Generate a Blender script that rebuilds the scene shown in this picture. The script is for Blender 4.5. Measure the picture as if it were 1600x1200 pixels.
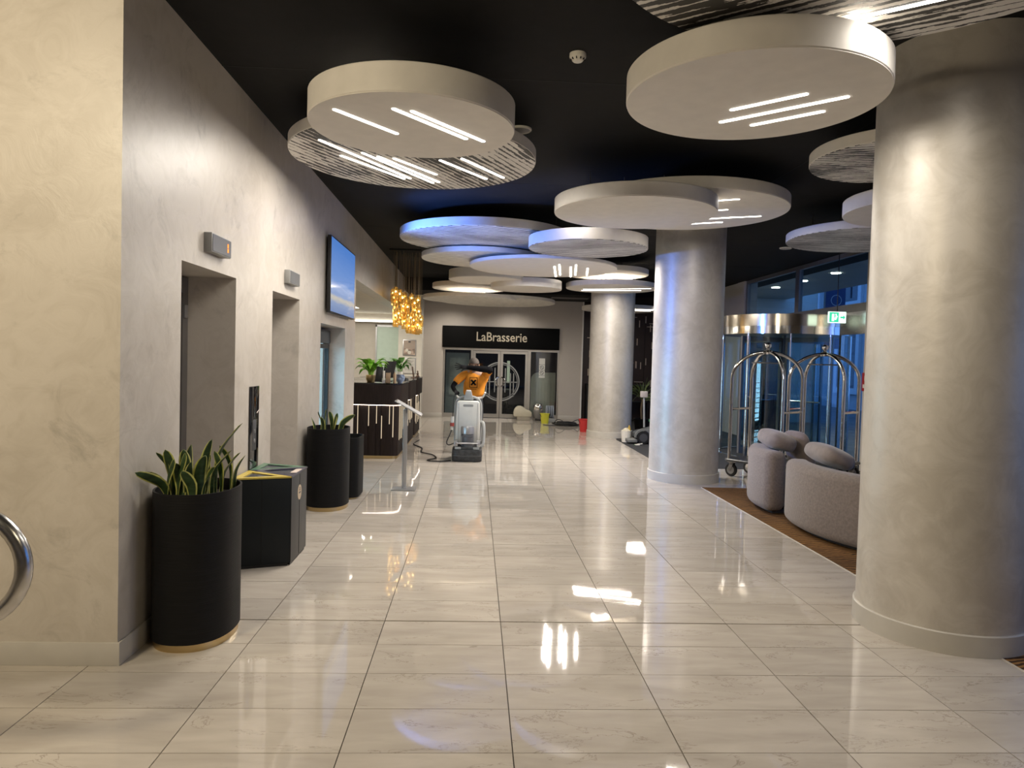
import bpy, bmesh, math, random
from mathutils import Vector, Matrix, Euler
random.seed(7)
PI = math.pi
S = bpy.context.scene
C = S.collection
for o in list(bpy.data.objects):
    bpy.data.objects.remove(o)

# ------------------------------------------------------------------ camera
EYE = 1.68
F_PX, YAW, PITCH, ROLL = 1124.16, 0.051177, -0.033313, 0.027664
fwd = Vector((math.sin(YAW)*math.cos(PITCH), math.cos(YAW)*math.cos(PITCH), math.sin(PITCH)))
rt = Vector((math.cos(YAW), -math.sin(YAW), 0)); up = rt.cross(fwd)
r2 = rt*math.cos(ROLL)+up*math.sin(ROLL); u2 = -rt*math.sin(ROLL)+up*math.cos(ROLL)
cd = bpy.data.cameras.new('camera'); cam = bpy.data.objects.new('camera', cd); C.objects.link(cam)
cam.matrix_world = Matrix(((r2.x, u2.x, -fwd.x, 0), (r2.y, u2.y, -fwd.y, 0), (r2.z, u2.z, -fwd.z, EYE), (0, 0, 0, 1)))
cd.sensor_width = 36; cd.lens = F_PX/1600*36; cd.clip_start = 0.05; cd.clip_end = 200
S.camera = cam

# ------------------------------------------------------------------ world: blue hour outside
w = bpy.data.worlds.new('dusk'); S.world = w; w.use_nodes = True
bg = w.node_tree.nodes['Background']; bg.inputs[0].default_value = (0.11, 0.26, 0.72, 1); bg.inputs[1].default_value = 2.0

S.view_settings.view_transform = 'Standard'; S.view_settings.look = 'None'
S.view_settings.gamma = 1; S.view_settings.use_curve_mapping = False
S.view_settings.exposure = 0.13
STRIP = 9.0          # glow of the LED strips in the ceiling discs
STRIP_W = 10.5       # watts of light per metre of strip
def lamp(name, kind, loc, power, col, size=.2, to=None, angle=None, blend=.6, size_y=None):
    d = bpy.data.lights.new(name, kind); d.energy = power; d.color = col
    if kind == 'AREA':
        d.size = size
        if size_y: d.shape = 'RECTANGLE'; d.size_y = size_y
    else: d.shadow_soft_size = size
    if kind == 'SPOT': d.spot_size = angle; d.spot_blend = blend
    o = bpy.data.objects.new(name, d); C.objects.link(o); o.location = loc
    if to is not None: o.rotation_euler = (Vector(to)-Vector(loc)).to_track_quat('-Z', 'Y').to_euler()
    return o
WARM = (1, .85, .60); NEUT = (1, .92, .81); COOL = (.9, .95, 1)
# warm lamps of the lobby behind the photographer
lamp('warm_lobby_lamp', 'AREA', (-2.9, 1.0, 3.5), 120, WARM, .8, to=(-2.7, 3.87, 1.7))
lamp('warm_lobby_lamp', 'AREA', (1.6, .4, 3.66), 30, (1, .83, .56), 1.0, to=(1.6, .8, 0))
# added fill spots brightening the left wall, without any fixture
for (y, p) in ((5.35, 20), (7.6, 20)):
    lamp('wall_fill_spot', 'SPOT', (-.75, y, 3.62), p, NEUT, .05, to=(-1.86, y+.1, 1.9), angle=1.5, blend=.5)
# reception ceiling panels
lamp('reception_lamp', 'AREA', (-3.0, 13.6, 2.80), 60, (1, .93, .80), 1.2, to=(-3.0, 13.6, 0), size_y=2.4)
lamp('reception_lamp', 'AREA', (-3.0, 17.8, 2.80), 70, (1, .93, .80), 1.2, to=(-3.0, 17.8, 0), size_y=2.4)

# ------------------------------------------------------------------ materials
MATS = {}
def nt(name):
    m = bpy.data.materials.new(name); m.use_nodes = True; t = m.node_tree
    return m, t, t.nodes['Principled BSDF'], t.nodes, t.links
def mat(name, col, rough=.5, metal=0., spec=.5, noise=0., scale=8., bump=0., emit=None, es=0., sheen=0., stretch=(1, 1, 1), coat=0.):
    if name in MATS: return MATS[name]
    m, t, b, N, L = nt(name)
    b.inputs['Roughness'].default_value = rough; b.inputs['Metallic'].default_value = metal
    b.inputs['Specular IOR Level'].default_value = spec; b.inputs['Coat Weight'].default_value = coat
    b.inputs['Sheen Weight'].default_value = sheen
    b.inputs['Base Color'].default_value = (*col, 1)
    tc = N.new('ShaderNodeTexCoord'); mp = N.new('ShaderNodeMapping'); mp.inputs['Scale'].default_value = stretch
    n = N.new('ShaderNodeTexNoise'); n.inputs['Scale'].default_value = scale; n.inputs['Detail'].default_value = 5
    L.new(tc.outputs['Object'], mp.inputs[0]); L.new(mp.outputs[0], n.inputs['Vector'])
    nv = max(noise, .04)
    cr = N.new('ShaderNodeValToRGB'); e = cr.color_ramp.elements
    e[0].position = .3; e[1].position = .7
    e[0].color = (*[max(0, c*(1-nv)) for c in col], 1); e[1].color = (*[min(1, c*(1+nv)) for c in col], 1)
    L.new(n.outputs[0], cr.inputs[0]); L.new(cr.outputs[0], b.inputs['Base Color'])
    if bump:
        bp = N.new('ShaderNodeBump'); bp.inputs['Strength'].default_value = bump; bp.inputs['Distance'].default_value = .01
        L.new(n.outputs[0], bp.inputs['Height']); L.new(bp.outputs[0], b.inputs['Normal'])
    if emit: b.inputs['Emission Color'].default_value = (*emit, 1); b.inputs['Emission Strength'].default_value = es
    MATS[name] = m
    return m
def plaster(name, col, dark, rough=.42, metal=0., bump=.25, spec=.5, scuff=.45):
    m, t, b, N, L = nt(name)
    tc = N.new('ShaderNodeTexCoord')
    n1 = N.new('ShaderNodeTexNoise'); n1.inputs['Scale'].default_value = 1.3; n1.inputs['Detail'].default_value = 7; n1.inputs['Distortion'].default_value = .6
    n2 = N.new('ShaderNodeTexNoise'); n2.inputs['Scale'].default_value = 4.5; n2.inputs['Detail'].default_value = 9; n2.inputs['Roughness'].default_value = .65; n2.inputs['Distortion'].default_value = 1.6
    for n in (n1, n2): L.new(tc.outputs['Object'], n.inputs['Vector'])
    ad = N.new('ShaderNodeMath'); ad.operation = 'ADD'; L.new(n1.outputs[0], ad.inputs[0]); L.new(n2.outputs[0], ad.inputs[1])
    cr = N.new('ShaderNodeValToRGB'); e = cr.color_ramp.elements
    e[0].position = .40; e[0].color = (*dark, 1); e[1].position = .56; e[1].color = (*col, 1)
    hf = N.new('ShaderNodeMath'); hf.operation = 'MULTIPLY'; hf.inputs[1].default_value = .5
    L.new(ad.outputs[0], hf.inputs[0]); L.new(hf.outputs[0], cr.inputs[0]); n3 = N.new('ShaderNodeTexNoise'); n3.inputs['Scale'].default_value = 2.6; n3.inputs['Detail'].default_value = 6; n3.inputs['Roughness'].default_value = .7; n3.inputs['Distortion'].default_value = .9
    L.new(tc.outputs['Object'], n3.inputs['Vector'])
    mr = N.new('ShaderNodeMapRange'); mr.inputs[1].default_value = .57; mr.inputs[2].default_value = .70; mr.inputs[3].default_value = 0; mr.inputs[4].default_value = scuff; L.new(n3.outputs[0], mr.inputs[0])
    mx = N.new('ShaderNodeMix'); mx.data_type = 'RGBA'; L.new(mr.outputs[0], mx.inputs[0]); L.new(cr.outputs[0], mx.inputs[6]); mx.inputs[7].default_value = (*[c*.55 for c in dark], 1)
    L.new(mx.outputs[2], b.inputs['Base Color'])
    bp = N.new('ShaderNodeBump'); bp.inputs['Strength'].default_value = bump; bp.inputs['Distance'].default_value = .008
    L.new(n2.outputs[0], bp.inputs['Height']); L.new(bp.outputs[0], b.inputs['Normal'])
    b.inputs['Roughness'].default_value = rough; b.inputs['Metallic'].default_value = metal; b.inputs['Specular IOR Level'].default_value = spec
    return m
def emis(name, col, s):
    m, t, b, N, L = nt(name)
    e = N.new('ShaderNodeEmission'); e.inputs[0].default_value = (*col, 1); e.inputs[1].default_value = s
    L.new(e.outputs[0], N['Material Output'].inputs[0])
    return m
def glass(name, tint=(.93, .97, .96), rough=.0, refl=1.0):
    m, t, b, N, L = nt(name)
    tr = N.new('ShaderNodeBsdfTransparent'); tr.inputs[0].default_value = (*tint, 1)
    gl = N.new('ShaderNodeBsdfGlossy'); gl.inputs['Roughness'].default_value = rough
    fr = N.new('ShaderNodeLayerWeight'); fr.inputs[0].default_value = .5
    pw = N.new('ShaderNodeMath'); pw.operation = 'POWER'; pw.inputs[1].default_value = 5; L.new(fr.outputs['Facing'], pw.inputs[0])
    mu = N.new('ShaderNodeMath'); mu.operation = 'MULTIPLY_ADD'; mu.inputs[1].default_value = .9*refl; mu.inputs[2].default_value = .045*refl; L.new(pw.outputs[0], mu.inputs[0])
    mx = N.new('ShaderNodeMixShader'); L.new(mu.outputs[0], mx.inputs[0]); L.new(tr.outputs[0], mx.inputs[1]); L.new(gl.outputs[0], mx.inputs[2])
    L.new(mx.outputs[0], N['Material Output'].inputs[0])
    return m
def marble():
    m, t, b, N, L = nt('polished_marble')
    tc = N.new('ShaderNodeTexCoord'); oi = N.new('ShaderNodeObjectInfo')
    mu = N.new('ShaderNodeVectorMath'); mu.operation = 'SCALE'; mu.inputs['Scale'].default_value = 37
    cx = N.new('ShaderNodeCombineXYZ')
    for i in range(3): L.new(oi.outputs['Random'], cx.inputs[i])
    L.new(cx.outputs[0], mu.inputs[0])
    ad = N.new('ShaderNodeVectorMath'); ad.operation = 'ADD'; L.new(tc.outputs['Object'], ad.inputs[0]); L.new(mu.outputs[0], ad.inputs[1])
    mp = N.new('ShaderNodeMapping'); mp.inputs['Scale'].default_value = (1.6, 6, 1); L.new(ad.outputs[0], mp.inputs[0])
    n1 = N.new('ShaderNodeTexNoise'); n1.inputs['Scale'].default_value = 1.6; n1.inputs['Detail'].default_value = 8; n1.inputs['Distortion'].default_value = .4; L.new(mp.outputs[0], n1.inputs['Vector'])
    cr = N.new('ShaderNodeValToRGB'); e = cr.color_ramp.elements
    e[0].position = .25; e[0].color = (.43, .385, .335, 1); e[1].position = .75; e[1].color = (.55, .50, .44, 1)
    L.new(n1.outputs[0], cr.inputs[0])
    # hairline cracks
    mp2 = N.new('ShaderNodeMapping'); mp2.inputs['Scale'].default_value = (1.5, 4.5, 1); L.new(ad.outputs[0], mp2.inputs[0])
    n2 = N.new('ShaderNodeTexNoise'); n2.inputs['Scale'].default_value = 1.1; n2.inputs['Detail'].default_value = 7; n2.inputs['Roughness'].default_value = .62; n2.inputs['Distortion'].default_value = .8; L.new(mp2.outputs[0], n2.inputs['Vector'])
    s = N.new('ShaderNodeMath'); s.operation = 'SUBTRACT'; s.inputs[1].default_value = .57; L.new(n2.outputs[0], s.inputs[0])
    a = N.new('ShaderNodeMath'); a.operation = 'ABSOLUTE'; L.new(s.outputs[0], a.inputs[0])
    mr = N.new('ShaderNodeMapRange'); mr.inputs[1].default_value = .0; mr.inputs[2].default_value = .007; mr.inputs[3].default_value = .6; mr.inputs[4].default_value = 0; L.new(a.outputs[0], mr.inputs[0])
    mx = N.new('ShaderNodeMix'); mx.data_type = 'RGBA'; L.new(mr.outputs[0], mx.inputs[0]); L.new(cr.outputs[0], mx.inputs[6]); mx.inputs[7].default_value = (.22, .18, .14, 1)
    # tile-to-tile tone
    mr2 = N.new('ShaderNodeMapRange'); mr2.inputs[3].default_value = .92; mr2.inputs[4].default_value = 1.06; L.new(oi.outputs['Random'], mr2.inputs[0])
    vs = N.new('ShaderNodeVectorMath'); vs.operation = 'SCALE'; L.new(mx.outputs[2], vs.inputs[0]); L.new(mr2.outputs[0], vs.inputs['Scale'])
    L.new(vs.outputs[0], b.inputs['Base Color'])
    b.inputs['Roughness'].default_value = .035; b.inputs['Specular IOR Level'].default_value = .55
    n3 = N.new('ShaderNodeTexNoise'); n3.inputs['Scale'].default_value = 2.2; n3.inputs['Detail'].default_value = 1; L.new(ad.outputs[0], n3.inputs['Vector'])
    bp = N.new('ShaderNodeBump'); bp.inputs['Strength'].default_value = .05; bp.inputs['Distance'].default_value = .02
    L.new(n3.outputs[0], bp.inputs['Height']); L.new(bp.outputs[0], b.inputs['Normal'])
    return m
def zebra(name, ang, period, tear, fa=1.7, ja=.35):
    """white board printed with torn black stripes"""
    m, t, b, N, L = nt(name)
    tc = N.new('ShaderNodeTexCoord'); mp = N.new('ShaderNodeMapping'); mp.inputs['Rotation'].default_value = (0, 0, -ang)
    L.new(tc.outputs['Object'], mp.inputs[0])
    sx = N.new('ShaderNodeSeparateXYZ'); L.new(mp.outputs[0], sx.inputs[0])
    def noise(sc, scale, det):
        q = N.new('ShaderNodeMapping'); q.inputs['Scale'].default_value = sc; L.new(mp.outputs[0], q.inputs[0])
        n = N.new('ShaderNodeTexNoise'); n.inputs['Scale'].default_value = scale; n.inputs['Detail'].default_value = det; L.new(q.outputs[0], n.inputs['Vector']); return n
    def mth(op, x, y=None):
        n = N.new('ShaderNodeMath'); n.operation = op
        for i, v in enumerate((x, y)):
            if v is None: continue
            if isinstance(v, (int, float)): n.inputs[i].default_value = v
            else: L.new(v, n.inputs[i])
        return n.outputs[0]
    jag = noise((6, 6, 1), 6, 3).outputs[0]
    v = mth('ADD', mth('DIVIDE', sx.outputs[1], period), mth('MULTIPLY', mth('SUBTRACT', jag, .5), ja))
    saw = mth('FRACT', v)
    big = noise((.9, 1.6, 1), 1.2, 2).outputs[0]
    fine = noise((2.2, 14, 1), 3, 4).outputs[0]
    duty = mth('ADD', mth('MULTIPLY', mth('SUBTRACT', big, .5), tear), mth('MULTIPLY', mth('SUBTRACT', fine, .5), fa))
    thr = mth('ADD', duty, .42)
    k = mth('LESS_THAN', saw, thr)
    mx = N.new('ShaderNodeMix'); mx.data_type = 'RGBA'; L.new(k, mx.inputs[0]); mx.inputs[6].default_value = (.74, .71, .66, 1); mx.inputs[7].default_value = (.03, .028, .025, 1)
    L.new(mx.outputs[2], b.inputs['Base Color']); b.inputs['Roughness'].default_value = .5
    return m

M_wall = plaster('venetian_plaster', (.55, .505, .45), (.475, .43, .375), rough=.40)
M_wallw = plaster('smooth_beige_paint', (.50, .455, .41), (.48, .435, .39), rough=.6, bump=.05, scuff=0.)
M_col = plaster('pearl_plaster', (.60, .56, .50), (.50, .46, .40), rough=.43, metal=.25, bump=.18, scuff=.15)
M_skirt = mat('skirting_paint', (.52, .49, .44), .45)
M_ceil = mat('black_ceiling_paint', (.012, .0115, .011), .8, noise=.1, spec=.2)
M_seam = mat('black_seam', (.002, .002, .002), .8)
M_marble = marble()
M_grout = mat('grout', (.10, .085, .07), .8)
M_white = mat('white_board', (.74, .70, .64), .55)
M_dlens = emis('fill_lens', (1, .92, .80), 20)
M_strip = emis('led_strip', (1, .93, .82), STRIP)
M_black = mat('black_satin', (.012, .012, .013), .42)
M_blackpot = mat('black_ribbed_pot', (.005, .005, .0055), .55, noise=.3, scale=60, stretch=(.1, .1, 3), bump=.2, spec=.2)
M_brass = mat('brass', (.62, .47, .24), .32, metal=1)
M_steel = mat('brushed_steel', (.55, .54, .53), .25, metal=1, noise=.08, scale=30)
M_chrome = mat('chrome', (.72, .71, .70), .10, metal=1)
M_alu = mat('satin_aluminium', (.42, .42, .43), .38, metal=.8)
M_glass = glass('clear_glass')
M_darkwood = mat('dark_wenge', (.019, .0125, .011), .5, noise=.35, scale=9, stretch=(8, 8, .5), spec=.2)
M_gold_led = emis('warm_inlay_light', (1, .80, .55), .85)
M_rug = None

# ------------------------------------------------------------------ mesh helpers
class G:
    def __init__(s): s.bm = bmesh.new()
    def _add(s, tb):
        me = bpy.data.meshes.new('t'); tb.to_mesh(me); tb.free(); s.bm.from_mesh(me); bpy.data.meshes.remove(me); return s
    def box(s, x0, x1, y0, y1, z0, z1, bev=0, seg=2, rot=None, piv=None):
        tb = bmesh.new(); bmesh.ops.create_cube(tb, size=1)
        for v in tb.verts: v.co = Vector(((x0+x1)/2+v.co.x*(x1-x0), (y0+y1)/2+v.co.y*(y1-y0), (z0+z1)/2+v.co.z*(z1-z0)))
        if bev: bmesh.ops.bevel(tb, geom=list(tb.edges), offset=bev, segments=seg, affect='EDGES', profile=.5)
        if rot is not None:
            p = Vector(piv if piv else ((x0+x1)/2, (y0+y1)/2, (z0+z1)/2))
            R = Euler(rot).to_matrix()
            for v in tb.verts: v.co = p+R@(v.co-p)
        return s._add(tb)
    def lathe(s, prof, seg=32, c=(0, 0, 0), ax='z', sx=1, sy=1, cap=True):
        tb = bmesh.new(); rings = []
        for r, z in prof:
            if r < 1e-6: rings.append([tb.verts.new((0, 0, z))])
            else: rings.append([tb.verts.new((r*sx*math.cos(2*PI*i/seg), r*sy*math.sin(2*PI*i/seg), z)) for i in range(seg)])
        for a, b in zip(rings, rings[1:]):
            for i in range(seg):
                j = (i+1) % seg
                if len(a) == 1 and len(b) == 1: continue
                if len(a) == 1: tb.faces.new((a[0], b[j], b[i]))
                elif len(b) == 1: tb.faces.new((a[i], a[j], b[0]))
                else: tb.faces.new((a[i], a[j], b[j], b[i]))
        if cap:
            if len(rings[0]) > 1: tb.faces.new(list(reversed(rings[0])))
            if len(rings[-1]) > 1: tb.faces.new(rings[-1])
        R = {'z': Matrix.Identity(3), 'x': Matrix(((0, 0, 1), (0, 1, 0), (-1, 0, 0))), 'y': Matrix(((1, 0, 0), (0, 0, 1), (0, -1, 0)))}[ax]
        for v in tb.verts: v.co = Vector(c)+R@v.co
        bmesh.ops.recalc_face_normals(tb, faces=tb.faces)
        return s._add(tb)
    def cyl(s, c, r, h, seg=24, ax='z'): return s.lathe([(r, 0), (r, h)], seg, c, ax)
    def ball(s, c, r, seg=16, sx=1, sy=1, sz=1):
        n = max(6, seg//2)
        return s.lathe([(r*math.sin(PI*i/n) if 0 < i < n else 0, -r*sz*math.cos(PI*i/n)) for i in range(n+1)], seg, c, 'z', sx, sy)
    def tube(s, pts, r, seg=8, closed=False, cap=True, flat=None):
        pts = [Vector(p) for p in pts]; n = len(pts); tb = bmesh.new(); rings = []
        T = []
        for i in range(n):
            a = pts[i-1] if (i or closed) else pts[i]; b = pts[(i+1) % n] if (i < n-1 or closed) else pts[i]
            T.append((b-a).normalized())
        nrm = T[0].orthogonal().normalized()
        for i in range(n):
            nrm = (nrm-T[i]*nrm.dot(T[i]))
            nrm = nrm.normalized() if nrm.length > 1e-6 else T[i].orthogonal().normalized()
            bn = T[i].cross(nrm); rr = r[i] if isinstance(r, (list, tuple)) else r
            rings.append([tb.verts.new(pts[i]+(nrm*math.cos(2*PI*k/seg)+bn*math.sin(2*PI*k/seg))*rr) for k in range(seg)])
        for i in range(n if closed else n-1):
            a, b = rings[i], rings[(i+1) % n]
            for k in range(seg):
                l = (k+1) % seg; tb.faces.new((a[k], a[l], b[l], b[k]))
        if cap and not closed: tb.faces.new(list(reversed(rings[0]))); tb.faces.new(rings[-1])
        bmesh.ops.recalc_face_normals(tb, faces=tb.faces)
        return s._add(tb)
    def prism(s, poly, z0, z1, bev=0, ax='z'):
        """poly in XY extruded along Z; ax='y': poly is (x,z) extruded along y; ax='x': (y,z) along x"""
        tb = bmesh.new()
        f = {'z': lambda a, b, h: (a, b, h), 'y': lambda a, b, h: (a, h, b), 'x': lambda a, b, h: (h, a, b)}[ax]
        lo = [tb.verts.new(f(a, b, z0)) for a, b in poly]; hi = [tb.verts.new(f(a, b, z1)) for a, b in poly]; n = len(poly)
        tb.faces.new(lo); tb.faces.new(hi)
        for i in range(n): tb.faces.new((lo[i], lo[(i+1) % n], hi[(i+1) % n], hi[i]))
        bmesh.ops.recalc_face_normals(tb, faces=tb.faces)
        if bev: bmesh.ops.bevel(tb, geom=list(tb.edges), offset=bev, segments=2, affect='EDGES', profile=.5)
        return s._add(tb)
    def ring(s, outer, inner, z0, z1):
        """band between two polygons with the same count, extruded in z"""
        tb = bmesh.new(); n = len(outer)
        v = [[tb.verts.new((x, y, z)) for x, y in p] for z in (z0, z1) for p in (outer, inner)]
        for i in range(n):
            j = (i+1) % n
            tb.faces.new((v[0][i], v[0][j], v[1][j], v[1][i])); tb.faces.new((v[2][i], v[2][j], v[3][j], v[3][i]))
            tb.faces.new((v[0][i], v[0][j], v[2][j], v[2][i])); tb.faces.new((v[1][i], v[1][j], v[3][j], v[3][i]))
        bmesh.ops.recalc_face_normals(tb, faces=tb.faces)
        return s._add(tb)
    def mesh(s, name):
        me = bpy.data.meshes.new(name); s.bm.to_mesh(me); s.bm.free()
        me.polygons.foreach_set('use_smooth', [True]*len(me.polygons)); me.set_sharp_from_angle(angle=math.radians(38)); return me
def link(name, me, m, parent=None, loc=(0, 0, 0), rot=None):
    o = bpy.data.objects.new(name, me); C.objects.link(o)
    if m is not None and not me.materials: me.materials.append(m)
    o.parent = parent; o.location = loc
    if rot is not None: o.rotation_euler = rot
    return o
def part(name, g, m, parent, loc=(0, 0, 0), rot=None, label=None):
    o = link(name, g.mesh(name) if isinstance(g, G) else g, m, parent, loc, rot)
    if label: o['label'] = label
    return o
def tag(o, label, cat, group=None):
    o['label'] = label; o['category'] = cat
    if group: o['group'] = group
    return o
def thing(name, label, cat, loc=(0, 0, 0), rz=0, group=None):
    o = bpy.data.objects.new(name, None); o.empty_display_size = .1; C.objects.link(o); o.location = loc; o.rotation_euler = (0, 0, rz)
    return tag(o, label, cat, group)
def single(name, g, m, label, cat, loc=(0, 0, 0), rot=None, group=None):
    return tag(link(name, g.mesh(name), m, None, loc, rot), label, cat, group)
def struct(name, g, m, label=None, cat=None):
    o = link(name, g.mesh(name) if isinstance(g, G) else g, m); o['kind'] = 'structure'
    o['label'] = label or name.replace('_', ' '); o['category'] = cat or name.split('_')[0]
    return o
def dup(root, loc, rz, label):
    r = root.copy(); C.objects.link(r); r.location = loc; r.rotation_euler = (0, 0, rz); r['label'] = label
    def rec(a, b):
        for ch in [o for o in list(bpy.data.objects) if o.parent == a]:
            c = ch.copy(); C.objects.link(c); c.parent = b; rec(ch, c)
    rec(root, r)
    return r
def arc(cx, cy, r, a0, a1, n): return [(cx+r*math.cos(a0+(a1-a0)*i/n), cy+r*math.sin(a0+(a1-a0)*i/n)) for i in range(n+1)]
def circ(r, n, cx=0, cy=0): return [(cx+r*math.cos(2*PI*i/n), cy+r*math.sin(2*PI*i/n)) for i in range(n)]
def rrect(x0, x1, y0, y1, r, n=5):
    return arc(x1-r, y1-r, r, 0, PI/2, n)+arc(x0+r, y1-r, r, PI/2, PI, n)+arc(x0+r, y0+r, r, PI, 1.5*PI, n)+arc(x1-r, y0+r, r, 1.5*PI, 2*PI, n)
def spline(P, n=8, closed=False):
    P = [Vector(p) for p in P]; out = []; k = len(P)
    for i in range(k if closed else k-1):
        p1, p2 = P[i], P[(i+1) % k]
        p0 = P[i-1] if (i or closed) else p1; p3 = P[(i+2) % k] if (i+2 < k or closed) else p2
        for j in range(n):
            t = j/n
            out.append(.5*((2*p1)+(-p0+p2)*t+(2*p0-5*p1+4*p2-p3)*t*t+(-p0+3*p1-3*p2+p3)*t**3))
    if not closed: out.append(P[-1])
    return out
def text(name, s, size, m, parent, loc, rot, depth=.004, bold=0., sx=1.):
    cu = bpy.data.curves.new(name, 'FONT'); cu.body = s; cu.size = size; cu.extrude = depth; cu.offset = bold
    cu.align_x = 'CENTER'; cu.align_y = 'CENTER'; cu.resolution_u = 3
    t = bpy.data.objects.new('tmp', cu); C.objects.link(t)
    me = bpy.data.meshes.new_from_object(t.evaluated_get(bpy.context.evaluated_depsgraph_get()))
    bpy.data.objects.remove(t); bpy.data.curves.remove(cu)
    for v in me.vertices: v.co.x *= sx
    me.materials.clear(); me.materials.append(m)
    return link(name, me, m, parent, loc, rot)

# ================================================================== SETTING
WL = -1.86      # plane of the left wall
ZC = 3.72       # ceiling
TX0, TW, TY0, TD = -1.2706, .73611, 4.56317, .38647
YE = 20.6       # end wall
XR = 6.4        # entrance facade
# ---- floor
floor = struct('floor', G().box(-6, 7.2, -4.5, 21.2, -.12, -.012), M_grout, 'polished beige marble tile floor', 'floor')
def tile_mesh(x0, x1, y0, y1, nm='tile'): return G().box(x0, x1, y0, y1, -.012, 0).mesh(nm)
g_ = .0026
full = tile_mesh(-TW/2+g_, TW/2-g_, -TD/2+g_*.8, TD/2-g_*.8)
slots = []
for r in range(-9, 42):
    y0 = TY0+r*TD
    for k in range(-5, 12):
        x0 = TX0+k*TW
        if y0+TD > YE+.35: continue
        if k < -1 and y0 > 3.84: continue
        if k >= 6 and not (9.65 < y0+TD/2 < 11.45): continue
        if x0 > XR+.3: continue
        slots.append((x0, y0, k, r))
def vis(x0, y0):
    x, y = x0+TW/2, y0+TD/2
    if y < 2.5: return 1e9
    px = 743+x/y*1124
    if px < -260 or px > 1900: return 1e8
    return y
slots.sort(key=lambda s: vis(s[0], s[1]))
far = G()
cuts = {}
for i, (x0, y0, k, r) in enumerate(slots):
    cl = WL+.004 if (k == -1 and y0 > 3.84 and y0 < 11.1) else None
    top = .010 if r == -1 else 0; 
    if i < 300:
        if cl or top:
            key = (bool(cl), bool(top))
            if key not in cuts:
                cuts[key] = tile_mesh((cl-(x0+TW/2)) if cl else -TW/2+g_, TW/2-g_, -TD/2+g_*.8, TD/2-g_*.8-top)
            me = cuts[key]
        else: me = full
        o = link('tile', me, M_marble, floor, (x0+TW/2, y0+TD/2, 0), (random.gauss(0, .0011), random.gauss(0, .0008), 0))
    else:
        far.box(cl or x0+g_, x0+TW-g_, y0+g_*.8, y0+TD-g_*.8, -.012, random.uniform(-.0006, .0))
o = link('tile_field', far.mesh('tile_field'), M_marble, floor); o['kind'] = 'stuff'

# ---- ceiling with seams, soffit at the far end
ceil = struct('ceiling', G().box(-6, 7.2, -4.5, 21.2, ZC, ZC+.2).box(-1.86, 7.0, 18.5, 20.6, 3.40, ZC), M_ceil, 'matt black ceiling', 'ceiling')
for y in (2.2, 5.3, 8.4, 11.5, 14.6, 17.7):
    part('seam', G().box(WL, XR, y-.008, y+.008, ZC-.002, ZC), M_seam, ceil)
part('seam', G().box(3.2, 3.216, -4, 18.4, ZC-.002, ZC), M_seam, ceil)

# ---- left wall with two lift niches, a cooler niche and the reception opening
ND = .40
lw = G()
def lwall(y0, y1, z0, z1, th=.9): lw.box(WL-th, WL, y0, y1, z0, z1)
lwall(3.87, 4.64, 0, ZC); lwall(4.64, 5.67, 2.25, ZC); lwall(5.67, 6.67, 0, ZC); lwall(6.67, 7.67, 2.25, ZC)
lwall(7.67, 8.72, 0, ZC); lwall(8.72, 10.33, 2.06, ZC); lwall(10.33, 11.16, 0, ZC)
lwall(11.16, 19.95, 2.85, ZC, .25)
wall_left = struct('wall_left', lw, M_wall, 'long beige plastered wall with lift niches', 'wall')
struct('wall_left_near', G().box(-5.2, WL-.9, 3.87, 4.3, 0, ZC).box(-5.4, -5.2, -4.5, 4.3, 0, ZC), M_wall, 'plastered end wall facing the camera at far left', 'wall')
struct('wall_rear', G().box(-5.4, 7.2, -4.7, -4.5, 0, ZC), M_wall, 'wall behind the viewer', 'wall')
struct('baseboard_left', G().box(-5.2, WL+.014, 3.86, 3.875, 0, .125, .002).box(WL, WL+.014, 3.875, 4.64, 0, .125, .002), M_skirt, 'pale skirting round the plastered wall corner', 'baseboard')
struct('baseboard_left_far', G().box(WL, WL+.014, 5.67, 6.67, 0, .125, .002).box(WL, WL+.014, 7.67, 8.72, 0, .125, .002).box(WL, WL+.014, 10.33, 11.16, 0, .125, .002), M_skirt, 'pale skirting along the lift wall', 'baseboard')
# lift doors
M_liftdoor = mat('lift_door_steel', (.22, .21, .20), .35, metal=.8, noise=.1, scale=40, stretch=(1, 1, .05))
M_liftframe = mat('lift_frame_grey', (.17, .16, .155), .4, metal=.4)
for n, (y0, y1) in enumerate(((4.64, 5.67), (6.67, 7.67))):
    fr = struct('door_%d' % (n+1), G().box(WL-ND-.03, WL-ND+.04, y1-.10, y1, 0, 2.245).box(WL-ND-.03, WL-ND+.04, y0, y0+.10, 0, 2.245).box(WL-ND-.03, WL-ND+.04, y0+.1, y1-.1, 2.12, 2.245), M_liftframe, 'grey steel lift door in %s wall niche' % ('nearer', 'farther')[n], 'door')
    ym = (y0+y1)/2
    for a, b in ((y0+.1, ym-.002), (ym+.002, y1-.1)):
        part('door_leaf', G().box(WL-ND-.02, WL-ND+.005, a, b, .01, 2.12), M_liftdoor, fr)
    part('niche_back', G().box(WL-ND-.06, WL-ND-.03, y0, y1, 0, 2.25), M_black, fr)
    part('lantern', G().box(WL-ND+.04, WL-ND+.055, y1-.085, y1-.03, 1.93, 2.03, .004), M_alu, fr)

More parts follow.
